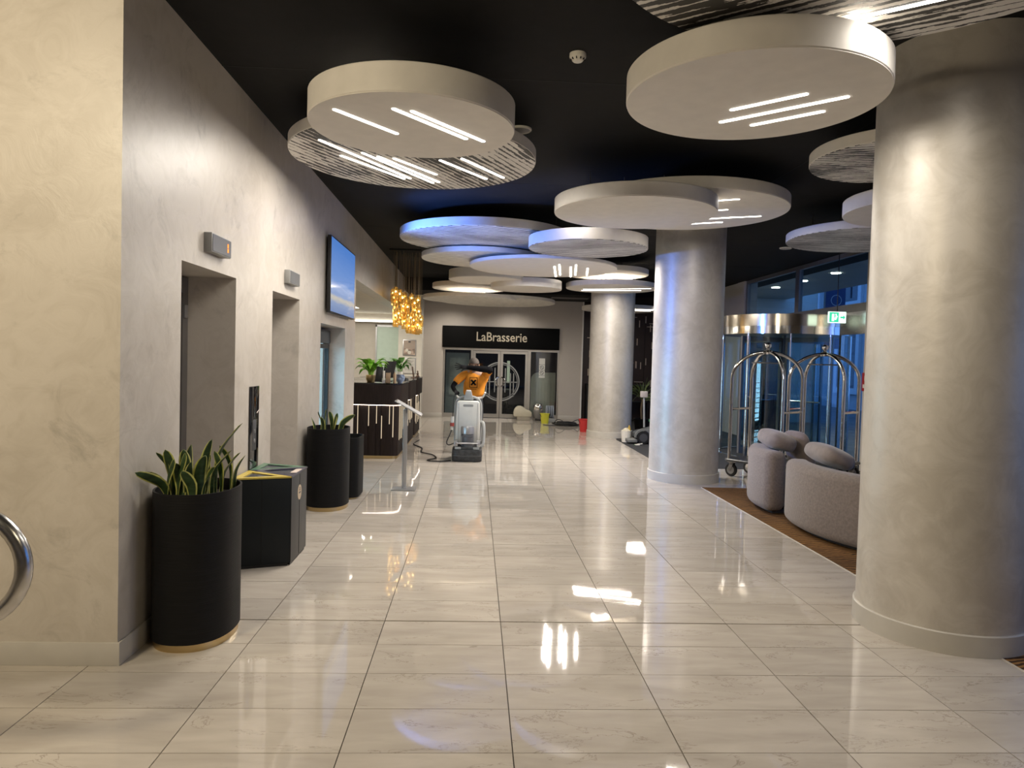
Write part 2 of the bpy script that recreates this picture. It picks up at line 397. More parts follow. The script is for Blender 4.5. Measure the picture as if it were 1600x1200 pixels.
# ---- reception recess
M_rec = mat('reception_wall_paint', (.50, .46, .40), .55)
M_recw = mat('reception_white', (.72, .68, .60), .6)
struct('ceiling_reception', G().box(-4.6, WL-.25, 11.16, 20.2, 2.85, 2.95), M_recw, 'white lower ceiling over reception', 'ceiling')
struct('wall_reception_side', G().box(-4.7, -4.6, 11.16, 20.2, 0, 2.85).box(-4.6, WL-.9, 11.10, 11.16, 0, 2.95), M_rec, 'beige wall behind the reception desk', 'wall')
struct('wall_reception_end', G().box(-4.6, -2.14, 20.2, 20.3, 0, 2.85), M_rec, 'beige end wall of reception', 'wall')
rc = struct('trim_1', G().box(-4.6, -2.14, 19.9, 20.2, 2.62, 2.85), M_recw, 'white cove at the end of reception', 'trim')
part('cove_light', G().box(-4.5, -2.2, 19.86, 19.90, 2.62, 2.66), emis('cove_light', (1, .95, .82), 5), rc)
pil = struct('wall_end_pillar', G().box(-2.14, -1.50, 19.95, 20.6, 0, ZC), M_recw, 'white pillar at the end of the reception desk', 'wall')
M_frost = mat('frosted_green_glass', (.47, .58, .50), .35)
d3 = struct('door_3', G().box(-2.75, -2.16, 20.15, 20.2, 0, 2.5), M_frost, 'pale green frosted glass door in reception', 'door')
part('door_frame', G().box(-2.79, -2.75, 20.13, 20.2, 0, 2.55).box(-2.79, -2.15, 20.13, 20.2, 2.5, 2.55), M_alu, d3)
for y in (13.0, 15.2, 17.4):
    part('ceiling_panel_light', G().box(-3.1, -2.9, y-.5, y+.5, 2.842, 2.85), emis('panel_light', (1, .95, .85), 3), bpy.data.objects['ceiling_reception'])

# ---- end wall with the glazed brasserie entrance
struct('wall_end', G().box(-1.50, -.93, YE, YE+.25, 0, 3.40).box(2.40, 3.03, YE, YE+.25, 0, 3.40).box(-.93, 2.40, YE, YE+.25, 2.0, 3.40), M_wallw, 'plain beige end wall round the glass doors', 'wall')
struct('baseboard_end', G().box(-1.50, -.93, YE-.014, YE, 0, .12, .002).box(2.40, 3.03, YE-.014, YE, 0, .12, .002), M_skirt, 'skirting of the end wall', 'baseboard')
struct('trim_2', G().box(3.03, 3.07, YE-.02, YE+.27, 0, 3.40), mat('white_edge_trim', (.75, .73, .70), .4), 'white edge strip at the right end of the end wall', 'trim')
M_dwall = mat('dark_brown_panel', (.028, .014, .012), .5, noise=.3, scale=3)
dw = struct('wall_back_bar', G().box(3.07, 7.0, 20.9, 21.1, 0, ZC), M_dwall, 'dark brown bar wall with short gold inlays', 'wall')
M_inlay = mat('gold_inlay', (.60, .48, .36), .35, metal=.6)
vme = G().box(-.014, .014, -.01, 0, -.10, .10).mesh('inlay'); hme = G().box(-.13, .13, -.01, 0, -.010, .010).mesh('inlay')
rr = random.Random(4)
for i in range(64):
    v = rr.random() < .72
    link('inlay', vme if v else hme, M_inlay, dw, (rr.uniform(3.15, 5.6), 20.9, rr.uniform(1.0, 3.3)))
# dark wall panels behind, joined at a grid
for k in range(1, 5): part('panel_joint', G().box(3.07+k*.62-.006, 3.07+k*.62+.006, 20.895, 20.9, 0, 3.3), M_seam, dw)

# ---- right side: facade with transom glazing
fac = struct('wall_right', G().box(XR, XR+.3, 17.0, 21.2, 0, ZC).box(XR, XR+.3, 6.2, 11.5, 0, ZC).box(XR, XR+.3, -4.5, .6, 0, ZC).box(XR, XR+.3, .6, 6.2, 0, .4).box(XR, XR+.3, .6, 6.2, 3.3, ZC).box(XR-.02, XR+.3, 11.35, 11.55, 0, ZC), M_wallw, 'beige right-hand wall beside the entrance', 'wall')
M_gl2 = glass('entrance_glass', (.76, .86, .86), refl=1.1)
w1 = struct('window_1', G().box(XR+.02, XR+.10, 11.55, 17.0, 2.66, 2.80).box(XR+.02, XR+.10, 11.55, 17.0, 3.64, ZC).box(XR+.02, XR+.10, 14.15, 14.32, 2.8, 3.64).box(XR+.02, XR+.10, 11.55, 11.62, 2.8, 3.64).box(XR+.02, XR+.1, 16.9, 17.0, 2.8, 3.64), M_liftframe, 'transom glazing over the revolving door', 'window')
part('pane', G().box(XR+.05, XR+.062, 11.62, 14.15, 2.80, 3.64), M_gl2, w1); part('pane', G().box(XR+.05, XR+.062, 14.32, 16.9, 2.80, 3.64), M_gl2, w1)
w2 = struct('window_2', G().box(XR+.08, XR+.16, .6, 6.2, .4, .5).box(XR+.08, XR+.16, .6, 6.2, 3.2, 3.3).box(XR+.08, XR+.16, 3.35, 3.45, .5, 3.2), M_liftframe, 'tall street window of the seating area', 'window')
part('pane', G().box(XR+.11, XR+.122, .6, 6.2, .5, 3.2), M_gl2, w2)

# ---- columns
for i, (y, lab) in enumerate(((4.54, 'nearest pearl plaster round column beside the sofa'), (10.42, 'middle round column in front of the luggage carts'), (16.32, 'farthest round column near the end wall'))):
    t = thing('round_column', lab, 'column', (3.09, y, 0), group='round plaster columns')
    part('shaft', G().lathe([(.50, .10), (.50, ZC)], 72), M_col, t)
    part('base_band', G().lathe([(.516, 0), (.516, .125), (.510, .13), (.495, .13)], 72), M_skirt, t)

# ---- carpets
def carpet(name, c1, c2, sc):
    m, t, b, N, L = nt(name)
    tc = N.new('ShaderNodeTexCoord'); wv = N.new('ShaderNodeTexWave'); wv.inputs['Scale'].default_value = sc; wv.inputs['Distortion'].default_value = 9; wv.inputs['Detail'].default_value = 3; wv.inputs['Detail Scale'].default_value = .6
    wv.bands_direction = 'Y'; L.new(tc.outputs['Object'], wv.inputs['Vector'])
    n = N.new('ShaderNodeTexNoise'); n.inputs['Scale'].default_value = 1.1; L.new(tc.outputs['Object'], n.inputs['Vector'])
    mu = N.new('ShaderNodeMath'); mu.operation = 'MULTIPLY'; L.new(wv.outputs['Fac'], mu.inputs[0]); L.new(n.outputs[0], mu.inputs[1])
    cr = N.new('ShaderNodeValToRGB'); cr.color_ramp.elements[0].color = (*c1, 1); cr.color_ramp.elements[1].color = (*c2, 1); cr.color_ramp.elements[0].position = .12; cr.color_ramp.elements[1].position = .55
    L.new(mu.outputs[0], cr.inputs[0]); L.new(cr.outputs[0], b.inputs['Base Color']); b.inputs['Roughness'].default_value = .95; b.inputs['Specular IOR Level'].default_value = .1
    n2 = N.new('ShaderNodeTexNoise'); n2.inputs['Scale'].default_value = 160; L.new(tc.outputs['Object'], n2.inputs['Vector'])
    bp = N.new('ShaderNodeBump'); bp.inputs['Strength'].default_value = .5; bp.inputs['Distance'].default_value = .004; L.new(n2.outputs[0], bp.inputs['Height']); L.new(bp.outputs[0], b.inputs['Normal'])
    return m
single('lounge_carpet', G().box(3.146, XR-.02, -2, 9.68, -.012, .006), carpet('brown_wave_carpet', (.045, .026, .016), (.30, .155, .055), 7), 'brown wavy patterned carpet under the grey sofas', 'carpet')
single('entrance_mat', G().box(3.12, XR-.02, 11.5, 15.6, -.012, .005).box(3.70, XR-.02, 15.6, 20.85, -.012, .005).box(3.12, 3.70, 17.0, 20.85, -.012, .005), mat('charcoal_mat', (.022, .023, .026), .9, noise=.3, scale=90, bump=.4), 'charcoal carpet by the entrance and far column', 'carpet')
single('carpet_edge_trim', G().box(3.132, 3.146, -2, 9.69, -.012, .004), mat('pale_trim', (.60, .56, .50), .4), 'thin pale trim along the brown carpet edge', 'trim')

# ================================================================== CEILING DISCS
M_plain = M_white
M_text = mat('rough_white_board', (.66, .63, .57), .7, noise=.35, scale=7, stretch=(1, 5, 1), bump=.4)
strip_w = .028
def disc(label, x, y, z, r, t, strips=(), gain=1., panel_mat=None):
    d = thing('ceiling_disc', label, 'ceiling disc', (x, y, z), group='round discs hung from the black ceiling')
    b = .006
    part('body', G().lathe([(r-b, .004), (r, .004+b), (r, t-b), (r-b, t)], 96), M_plain, d)
    part('underside_panel', G().lathe([(r-.004, 0), (r-.004, .004)], 96), panel_mat or M_plain, d)
    for (x0, y0, x1, y1) in strips:
        a, c = Vector((x0-x, y0-y)), Vector((x1-x, y1-y)); L = (c-a).length; th = math.atan2(c.y-a.y, c.x-a.x)
        h = strip_w/2
        poly = arc(L/2-h, 0, h, -PI/2, PI/2, 6)+arc(-L/2+h, 0, h, PI/2, 1.5*PI, 6)
        part('light_strip', G().prism(poly, -.004, .0), M_strip, d, ((a.x+c.x)/2, (a.y+c.y)/2, 0), (0, 0, th))
        lo = lamp('strip_light', 'AREA', ((a.x+c.x)/2, (a.y+c.y)/2, -.006), STRIP_W*L*gain, (1, .93, .83), L-.02, size_y=.019)
        lo.parent = d; lo.rotation_euler = (0, 0, th)
    for k in range(3):
        a = PI/2+(k-1)*.75
        part('hanger', G().cyl((.72*r*math.cos(a), .72*r*math.sin(a), t), .008, ZC-z-t, 8), M_black, d)
    return d
def ang(s): return math.atan2(s[3]-s[1], s[2]-s[0])
A1 = [(-.92, 4.55, -.57, 5.0), (-.55, 4.49, -.1, 5.05), (-.44, 4.52, .02, 5.09)]
A2 = [(-1.21, 6.32, -.73, 7.06), (-1.3, 5.89, -.67, 7.04), (-1.01, 6.21, -.46, 7.18), (-.89, 6.3, -.4, 7.14), (-.76, 6.34, -.41, 6.85), (-.36, 6.34, .06, 6.94), (-.17, 6.26, .22, 6.87)]
B1 = [(1.47, 4.26, 1.8, 3.95), (1.48, 4.48, 2.04, 3.96), (1.69, 4.51, 2.02, 4.2)]
B2 = [(1.78, 3.52, 2.40, 3.05)]
C2 = [(2.42, 7.47, 2.67, 7.34), (2.57, 7.93, 2.73, 7.85), (2.57, 8.45, 2.96, 8.22), (2.62, 8.40, 3.21, 8.12), (2.52, 8.74, 2.91, 8.54)]
E1 = [(1.22, 11.54, 1.4, 12.95), (1.27, 11.29, 1.45, 12.70), (1.48, 11.52, 1.66, 12.90), (1.53, 11.26, 1.71, 12.65), (1.77, 11.63, 1.91, 12.62)]
E2 = [(2.42, 14.37, 3.15, 14.59), (2.45, 13.93, 3.07, 14.3), (2.45, 14.15, 3.1, 14.44), (2.31, 14.70, 2.52, 14.76)]
G2 = [(-.43, 16.06, .17, 16.40), (-.37, 15.75, .18, 16.12), (-.40, 15.9, .18, 16.26)]
I1 = [(2.20, 15.00, 3.50, 14.45), (2.2, 15.25, 3.4, 14.88)]
disc('plain white disc with three light strips at upper left', -.46, 4.89, 3.2, .68, .18, A1)
disc('striped disc with seven light strips behind the upper left plain disc', -.58, 6.39, 3.4, 1.06, .10, A2, panel_mat=zebra('zebra_a', ang(A2[1]), .062, 3.2))
disc('large plain white disc with three light strips at upper right', 1.55, 4.11, 3.2, .72, .16, B1)
disc('black and white striped disc cut by the top edge of the photo', 1.58, 2.69, 3.4, 1.16, .10, B2, panel_mat=zebra('zebra_b', ang(B2[0]), .062, 3.0))
disc('plain white disc without lights hanging over the middle column', 1.58, 7.32, 3.2, .82, .14)
disc('white disc with five short light strips right of the unlit disc', 2.30, 8.05, 3.4, 1.12, .12, C2)
disc('finely striped disc with blue-lit left rim', .09, 10.57, 3.4, 1.23, .12, panel_mat=zebra('zebra_d', .38, .10, 1.3, .35, .04))
disc('finely striped thick disc touching the blue-lit disc on its right', 1.47, 9.70, 3.2, .80, .15, panel_mat=zebra('zebra_e', -.45, .09, 1.3, .35, .04))
disc('white disc with five upright light strips in mid hall', 1.07, 11.87, 3.2, 1.21, .055, E1, 2.8)
disc('white disc with a bright strip cluster behind the five-strip disc', 2.52, 14.11, 3.4, .82, .10, E2, 2.8)
disc('rough textured disc half hidden left of the five-strip disc', .055, 11.86, 3.30, .98, .08, panel_mat=M_text)
disc('small plain disc above the bright textured disc', .16, 13.99, 3.2, .72, .18)
disc('rough textured disc with a bright strip cluster', -.17, 15.76, 3.2, .81, .10, G2, 2.4, panel_mat=M_text)
disc('plain thick disc with lit right rim in the far cluster', .97, 14.44, 3.1, .71, .17)
disc('lowest rough disc nearest the brasserie sign', -.17, 16.28, 3.0, 1.05, .08, panel_mat=M_text)
disc('rough disc right behind the lowest disc', .495, 18.0, 3.1, 1.44, .08, panel_mat=M_text)
disc('white disc with two long light strips in front of the far column', 2.75, 14.78, 3.2, .93, .10, I1, 1.0)
disc('plain disc behind the far column', 3.65, 18.3, 3.02, .97, .09, [(3.85, 17.7, 4.4, 17.6), (3.9, 17.95, 4.4, 17.85), (3.9, 18.2, 4.4, 18.1)], 1.5)
disc('striped disc left of the nearest column', 3.45, 5.84, 3.4, .69, .10, panel_mat=zebra('zebra_k', -.3, .055, 3.0))
disc('plain disc mostly hidden behind the nearest column', 4.33, 6.75, 3.2, .78, .14)
disc('dim striped disc above the luggage carts', 4.88, 8.88, 3.3, .96, .10, panel_mat=zebra('zebra_l', -.3, .07, 1.5, .8, .15))

# added fill downlights hidden behind discs (ring, glowing lens and its lamp)
for (x, y, z, p, lab) in ((-.5, 8.3, ZC, 70, 'added fill downlight above the striped disc by the lift wall'), (1.15, 8.7, ZC, 22, 'added fill downlight behind the unlit disc'), (-.7, 19.75, 3.40, 85, 'added fill downlight left in the soffit before the end wall'), (1.0, 19.75, 3.40, 85, 'added fill downlight mid soffit before the end wall')):
    t = thing('fill_downlight', lab, 'downlight', (x, y, z), group='added fill downlights in the black ceiling')
    part('ring', G().lathe([(.085, 0), (.085, -.008), (.065, -.010), (.065, -.004)], 28, cap=False), M_black, t)
    part('lens', G().lathe([(.064, -.001), (.064, -.004)], 28), M_dlens, t)
    lamp('fill_beam', 'SPOT', (x, y, z-.03), p, NEUT, .06, to=(x, y, 0), angle=2.5, blend=.9)
# small ceiling fittings
t = thing('smoke_detector', 'white smoke detector on the black ceiling', 'detector', (.623, 4.814, ZC))
M_plast = mat('white_plastic', (.70, .67, .60), .45)
part('housing', G().lathe([(.055, 0), (.056, -.02), (.052, -.03), (.030, -.052), (.0, -.054)], 32), M_plast, t)
for k in range(10):
    a = k*2*PI/10
    part('slot', G().box(-.006, .006, -.003, .003, -.006, .006), M_seam, t, (.043*math.cos(a), .043*math.sin(a), -.039), (.0, 0, a))
for (x, y, lab) in ((.34, 6.41, 'round ceiling speaker behind the upper left disc'), (5.22, 12.08, 'round ceiling speaker near the entrance glass')):
    t = thing('ceiling_speaker', lab, 'speaker', (x, y, ZC), group='round ceiling speakers')
    part('rim', G().lathe([(.10, 0), (.10, -.012), (.09, -.02), (.085, -.014)], 32, cap=False), M_plast, t)
    part('grille', G().lathe([(.088, -.004), (.088, -.014), (0, -.018)], 32), mat('speaker_grille', (.42, .40, .37), .6, noise=.2, scale=300), t)
t = thing('ceiling_vent', 'dark slatted air vent in the ceiling by the end wall', 'vent', (2.5, 19.45, 3.40))
part('frame', G().ring([(-.5, -.2), (.5, -.2), (.5, .2), (-.5, .2)], [(-.46, -.16), (.46, -.16), (.46, .16), (-.46, .16)], -.012, 0), M_liftframe, t)
for k in range(6): part('slat', G().box(-.46, .46, -.14+k*.055, -.11+k*.055, -.010, -.003), M_liftframe, t)

# ================================================================== LEFT WALL FITTINGS
M_digit = emis('orange_digit', (1, .22, .03), 3)
M_slate = mat('slate_plastic', (.06, .062, .068), .4)
for (y, lab, lit) in ((5.0, 'floor indicator with glowing orange 1 over the nearer lift', True), (7.05, 'small unlit floor indicator over the farther lift', False)):
    t = thing('floor_indicator', lab, 'indicator', (WL, y, 2.36), group='lift floor indicators')
    part('case', G().box(0, .055, 0, .38, 0, .13, .004), mat('indicator_case', (.28, .28, .27), .45), t)
    part('display', G().box(.055, .058, .015, .375, .008, .122), M_slate, t)
    if lit:
        part('digit', G().box(.058, .060, .30, .315, .035, .062).box(.058, .060, .30, .315, .068, .095), M_digit, t)
t = thing('lift_call_panel', 'tall black glass call panel between the two lifts', 'panel', (WL, 6.03, .66))
part('plate', G().box(0, .012, 0, .24, 0, .74, .003), mat('black_glass', (.006, .006, .007), .05, spec=.8), t)
for z in (.28, .36): part('button', G().lathe([(.017, 0), (.017, .006), (.0, .007)], 16, (.012, .12, z), 'x'), M_alu, t)
part('button_plate', G().box(.012, .014, .07, .17, .20, .46, .001), M_slate, t)

# wall screen
def screen_mat():
    m, t, b, N, L = nt('sunset_screen')
    tc = N.new('ShaderNodeTexCoord'); sx = N.new('ShaderNodeSeparateXYZ'); L.new(tc.outputs['Generated'], sx.inputs[0])
    n = N.new('ShaderNodeTexNoise'); n.inputs['Scale'].default_value = 3; mp = N.new('ShaderNodeMapping'); mp.inputs['Scale'].default_value = (1, 1, 7); L.new(tc.outputs['Generated'], mp.inputs[0]); L.new(mp.outputs[0], n.inputs['Vector'])
    md = N.new('ShaderNodeMath'); md.operation = 'MULTIPLY_ADD'; md.inputs[1].default_value = .10; L.new(n.outputs[0], md.inputs[0]); L.new(sx.outputs[2], md.inputs[2])
    cr = N.new('ShaderNodeValToRGB'); e = cr.color_ramp.elements
    e[0].position = .0; e[0].color = (.16, .24, .46, 1); e[1].position = 1; e[1].color = (.09, .23, .62, 1)
    for p, c in ((.18, (.30, .38, .58)), (.25, (.62, .58, .50)), (.31, (.30, .40, .66)), (.42, (.42, .52, .78)), (.50, (.20, .34, .70))):
        q = e.new(p); q.color = (*c, 1)
    L.new(md.outputs[0], cr.inputs[0])
    em = N.new('ShaderNodeEmission'); em.inputs[1].default_value = .85; L.new(cr.outputs[0], em.inputs[0])
    gl = N.new('ShaderNodeBsdfGlossy'); gl.inputs['Roughness'].default_value = .05; gl.inputs[0].default_value = (.04, .04, .04, 1)
    ad = N.new('ShaderNodeAddShader'); L.new(em.outputs[0], ad.inputs[0]); L.new(gl.outputs[0], ad.inputs[1]); L.new(ad.outputs[0], N['Material Output'].inputs[0])
    return m
t = thing('wall_screen', 'wall-mounted screen showing a blue dusk sky', 'screen', (WL, 8.88, 2.20))
part('bracket', G().box(0, .03, .6, 1.1, .3, .65), M_black, t)
part('bezel', G().box(.03, .075, 0, 1.72, 0, .94, .004), M_black, t)
part('display', G().box(.075, .077, .018, 1.702, .018, .922), screen_mat(), t)

# the light the screen throws across the hall
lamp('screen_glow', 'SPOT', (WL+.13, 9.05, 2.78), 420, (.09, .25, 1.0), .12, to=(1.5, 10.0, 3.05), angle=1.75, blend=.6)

# drinks cooler in its niche
t = thing('drinks_cooler', 'lit drinks cooler with black handle set in the wall niche', 'cooler', (WL-.78, 8.76, 0))
M_cool = emis('cooler_light', (.40, .72, 1.0), 14)
part('cabinet', G().box(0, .50, 0, .04, .04, 2.02).box(0, .50, 1.49, 1.53, .04, 2.02).box(0, .04, .04, 1.49, .04, 2.02).box(0, .5, .04, 1.49, .04, .12).box(0, .5, .04, 1.49, 1.94, 2.02), M_black, t)
part('back_light', G().box(.04, .05, .04, 1.49, .12, 1.94), M_cool, t)
part('glowing_liner', G().box(.04, .49, 1.47, 1.49, .12, 1.94), emis('liner_glow', (.62, .88, 1.0), 1.0), t)  # glow put into the liner itself, in place of an inner LED strip
part('header', G().box(.50, .58, 0, 1.53, 1.84, 2.02, .004), mat('cooler_header', (.05, .06, .07), .4), t)
dr = part('door', G().box(.51, .57, 0, .06, .06, 1.83).box(.51, .57, 1.47, 1.53, .06, 1.83).box(.51, .57, .06, 1.47, .06, .12).box(.51, .57, .06, 1.47, 1.77, 1.83), M_black, t)
part('pane', G().box(.535, .545, .06, 1.47, .12, 1.77), M_glass, dr)
part('handle', G().tube(spline([(.57, .16, .75), (.63, .13, .85), (.655, .12, 1.05), (.63, .13, 1.25), (.57, .16, 1.35)], 6), .014, 8), M_black, dr)
M_wire = mat('white_wire', (.75, .8, .82), .4)
for k in range(12): part('wire_shelf', G().box(.06, .48, .05, 1.48, .2+k*.145, .206+k*.145), M_wire, t)
part('foot', G().box(.02, .48, .05, 1.48, 0, .04), M_black, t)

# ================================================================== PLANTERS
M_leafg = mat('leaf_green', (.045, .085, .03), .45, noise=.45, scale=14, stretch=(1, 1, 3))
M_leafy = mat('leaf_yellow_edge', (.42, .42, .12), .45, noise=.25, scale=10)
def blade(path, wd, twist=0):
    """sword leaf along path, two material strips, folded along the midrib"""
    bm = bmesh.new(); P = spline(path, 5); n = len(P); rows = []
    for i, p in enumerate(P):
        s = i/(n-1); T = (P[min(i+1, n-1)]-P[max(i-1, 0)]).normalized()
        side = T.cross(Vector((math.cos(twist+s*.9), math.sin(twist+s*.9), 0))).normalized()
        nr = side.cross(T)
        ww = wd*(.55+.9*s if s < .5 else 1.0)*math.sin(PI*min(1, max(.0, 1-s))**.75*.999) if s > .5 else wd*(.55+.9*s)
        ww = max(ww, .0008)
        rows.append([bm.verts.new(p+side*ww*a+nr*abs(a)*ww*.35) for a in (-1, -.72, 0, .72, 1)])
    for a, b in zip(rows, rows[1:]):
        for k in range(4):
            f = bm.faces.new((a[k], a[k+1], b[k+1], b[k])); f.material_index = 1 if k in (0, 3) else 0
    bmesh.ops.solidify(bm, geom=list(bm.faces), thickness=.0022)
    me = bpy.data.meshes.new('leaf'); bm.to_mesh(me); bm.free(); me.materials.append(M_leafg); me.materials.append(M_leafy)
    me.polygons.foreach_set('use_smooth', [True]*len(me.polygons)); return me
def planter(loc, h, label, leaves, seed, a=.225, b=.30, rz=0):
    t = thing('potted_snake_plant', label, 'potted plant', loc, rz, group='snake plants in tall black planters')
    n = 56
    def el(k): return [(a*k*math.cos(2*PI*i/n), b*k*math.sin(2*PI*i/n)) for i in range(n)]
    def se(k): return [(a*k*math.copysign(abs(math.cos(2*PI*i/n))**.88, math.cos(2*PI*i/n)), b*k*math.copysign(abs(math.sin(2*PI*i/n))**.88, math.sin(2*PI*i/n))) for i in range(n)]
    part('pot', G().ring(se(1), se(.955), .045, h), M_blackpot, t)
    part('base_ring', G().prism(se(.955), 0, .045), M_brass, t)
    part('soil', G().prism(se(.955), h-.10, h-.07), mat('dark_soil', (.02, .014, .01), .95, noise=.5, scale=60, bump=.6), t)
    rn = random.Random(seed)
    for (x, y, lean_x, lean_y, hh, wd) in leaves:
        p0 = Vector((x, y, h-.08)); p2 = Vector((x+lean_x, y+lean_y, h-.08+hh))
        p1 = (p0+p2)/2+Vector((-lean_x*.28+rn.uniform(-.01, .01), -lean_y*.28+rn.uniform(-.01, .01), hh*.08))
        part('leaf', blade([p0, p1, p2], wd*1.35, rn.uniform(0, PI)), None, t)
    return t
rn = random.Random(11)
lv = [(-.10, -.17, -.11, -.18, .21, .022), (-.12, -.08, -.08, -.04, .29, .024), (-.09, -.14, -.05, 0, .31, .026), (-.05, -.05, -.03, .02, .30, .026),
      (.02, -.02, .05, .03, .36, .024), (.08, .04, .14, .05, .45, .026), (.0, -.16, .02, -.01, .25, .026), (.05, -.12, .03, 0, .28, .03), (.10, -.06, .10, .02, .30, .026),
      (.13, .0, .10, .03, .28, .022), (.03, -.19, -.05, -.02, .20, .024), (.08, -.15, .07, -.02, .22, .026), (-.13, -.12, -.08, -.08, .19, .018), (-.03, -.18, -.03, 0, .24, .024)]
lv += [(rn.uniform(-.14, .14), rn.uniform(-.2, .2), rn.uniform(-.05, .08), rn.uniform(-.06, .06), rn.uniform(.20, .32), rn.uniform(.018, .028)) for _ in range(12)]
planter((-1.615, 4.32, 0), .885, 'large snake plant in tall black oval planter nearest the camera', lv, 3)
lv2 = [(-.12, -.12, -.05, 0, .20, .02), (-.06, -.1, -.04, 0, .26, .022), (.0, -.12, .0, 0, .29, .022), (.05, -.05, .05, 0, .24, .022), (.12, .0, .16, .02, .22, .026), (.02, .05, -.03, 0, .25, .022), (-.08, .08, -.02, 0, .2, .02), (-.02, -.18, -.03, 0, .2, .022), (.07, -.15, .03, 0, .22, .022)]
planter((-1.60, 8.02, 0), .885, 'snake plant in tall black planter below the wall screen', lv2, 5)
t = thing('low_black_planter', 'plain black planter hidden behind the farther snake plant', 'planter', (-1.56, 8.68, 0))
part('pot', G().ring(rrect(-.22, .22, -.26, .26, .1), rrect(-.205, .205, -.245, .245, .09), .02, .72), M_blackpot, t); part('base', G().prism(rrect(-.2, .2, -.24, .24, .09), 0, .02), M_brass, t)
part('soil', G().prism(rrect(-.205, .205, -.245, .245, .09), .60, .64), MATS['dark_soil'], t)

# ================================================================== RECYCLING BINS: three wedges
M_bin = mat('charcoal_bin_steel', (.011, .014, .016), .5, spec=.2)
M_bing = mat('grey_bin_steel', (.06, .06, .06), .45, metal=.2)
def wedge(label, tri, face, top_m, side_m):
    c = Vector((sum(p[0] for p in tri)/3, sum(p[1] for p in tri)/3))
    loc = Vector((c.x, c.y, 0)); T = [(p[0]-c.x, p[1]-c.y) for p in tri]
    def sc(k, z=None): return [(x*k, y*k) for x, y in T]
    t = thing('recycling_bin', label, 'bin', loc, group='wedge shaped recycling bins')
    part('body', G().prism(sc(.97), .02, .70, .006), side_m, t)
    part('plinth', G().prism(sc(.90), 0, .02), M_black, t)
    part('lid_frame', G().ring(sc(.985), sc(.58), .70, .712), top_m, t)
    part('opening', G().prism(sc(.58), .70, .704), mat('bin_liner', (.05, .055, .07), .3, noise=.7, scale=30, bump=.6), t)
    # door seam on the outer face
    a, b = Vector(sc(.97)[face[0]]), Vector(sc(.97)[face[1]]); mdl = (a+b)/2; nrm = mdl.normalized(); th = math.atan2((b-a).y, (b-a).x)
    part('door_seam', G().box(-.0025, .0025, -.002, .002, .03, .69), M_seam, t, (mdl.x, mdl.y, 0), (0, 0, th))
    return t, mdl, th
W0, P1, P2, W1, MM = (-1.845, 5.58), (-1.425, 5.74), (-1.425, 6.27), (-1.845, 6.43), (-1.845, 6.0)
wedge('dark recycling bin with yellow top edge, facing the camera', [W0, P1, MM], (0, 1), mat('yellow_lid', (.55, .42, .08), .4), M_bin)
t, mdl, th = wedge('grey middle recycling bin with round pale sticker', [P1, P2, MM], (0, 1), mat('blue_black_lid', (.03, .03, .06), .3), M_bing)
st = part('sticker', G().lathe([(.062, 0), (.062, .003)], 28, (0, 0, 0), 'y'), mat('tan_sticker', (.60, .47, .33), .5), t, (mdl.x+.002, mdl.y, .54), (0, 0, PI/2))
part('sticker_print', G().box(-.03, .03, -.001, 0, -.008, .004).box(-.02, .02, -.001, 0, .016, .024).box(-.012, .012, -.001, 0, .03, .04), M_slate, st, (0, -.0005, 0))
part('lid_label', G().box(-.02, .03, -.10, .10, .712, .716), mat('pale_label', (.62, .52, .46), .5), t, (.10, 0, 0))
wedge('dark recycling bin with green top edge, farthest of the three', [P2, W1, MM], (0, 1), mat('green_lid', (.10, .19, .12), .4), M_bin)

# ================================================================== SIGN STAND
t = thing('sign_stand', 'grey metal sign stand with tilted plate on slim post', 'sign', (-.87, 9.16, 0))
part('base', G().box(-.15, .15, -.13, .13, 0, .014, .003), M_alu, t)
part('post', G().box(-.028, .028, -.018, .018, .014, 1.02, .006), M_alu, t)
pl = part('sign_plate', G().box(-.19, .19, -.15, .15, -.008, .008, .003), M_alu, t, (.04, 0, 1.04), (0, .50, 0))
part('sheet', G().box(-.17, .17, -.13, .13, .008, .0095), mat('paper_grey', (.55, .55, .54), .5), pl)

# ================================================================== HANDRAIL at bottom left
t = thing('handrail', 'curved stainless steel handrail end at the left edge', 'handrail', (-1.95, 2.8, 0))
pts = [(-1.6, 0, 1.055)]+[(.03+.225*math.cos(a), 0, .84+.215*math.sin(a)) for a in [PI/2-PI*i/20 for i in range(21)]]+[(-1.6, 0, .625)]
part('rail', G().tube(pts, .031, 16), M_steel, t)
part('post', G().cyl((-1.2, 0, 0), .024, .63, 16), M_steel, t); part('foot_plate', G().cyl((-1.2, 0, 0), .06, .012, 24), M_steel, t)

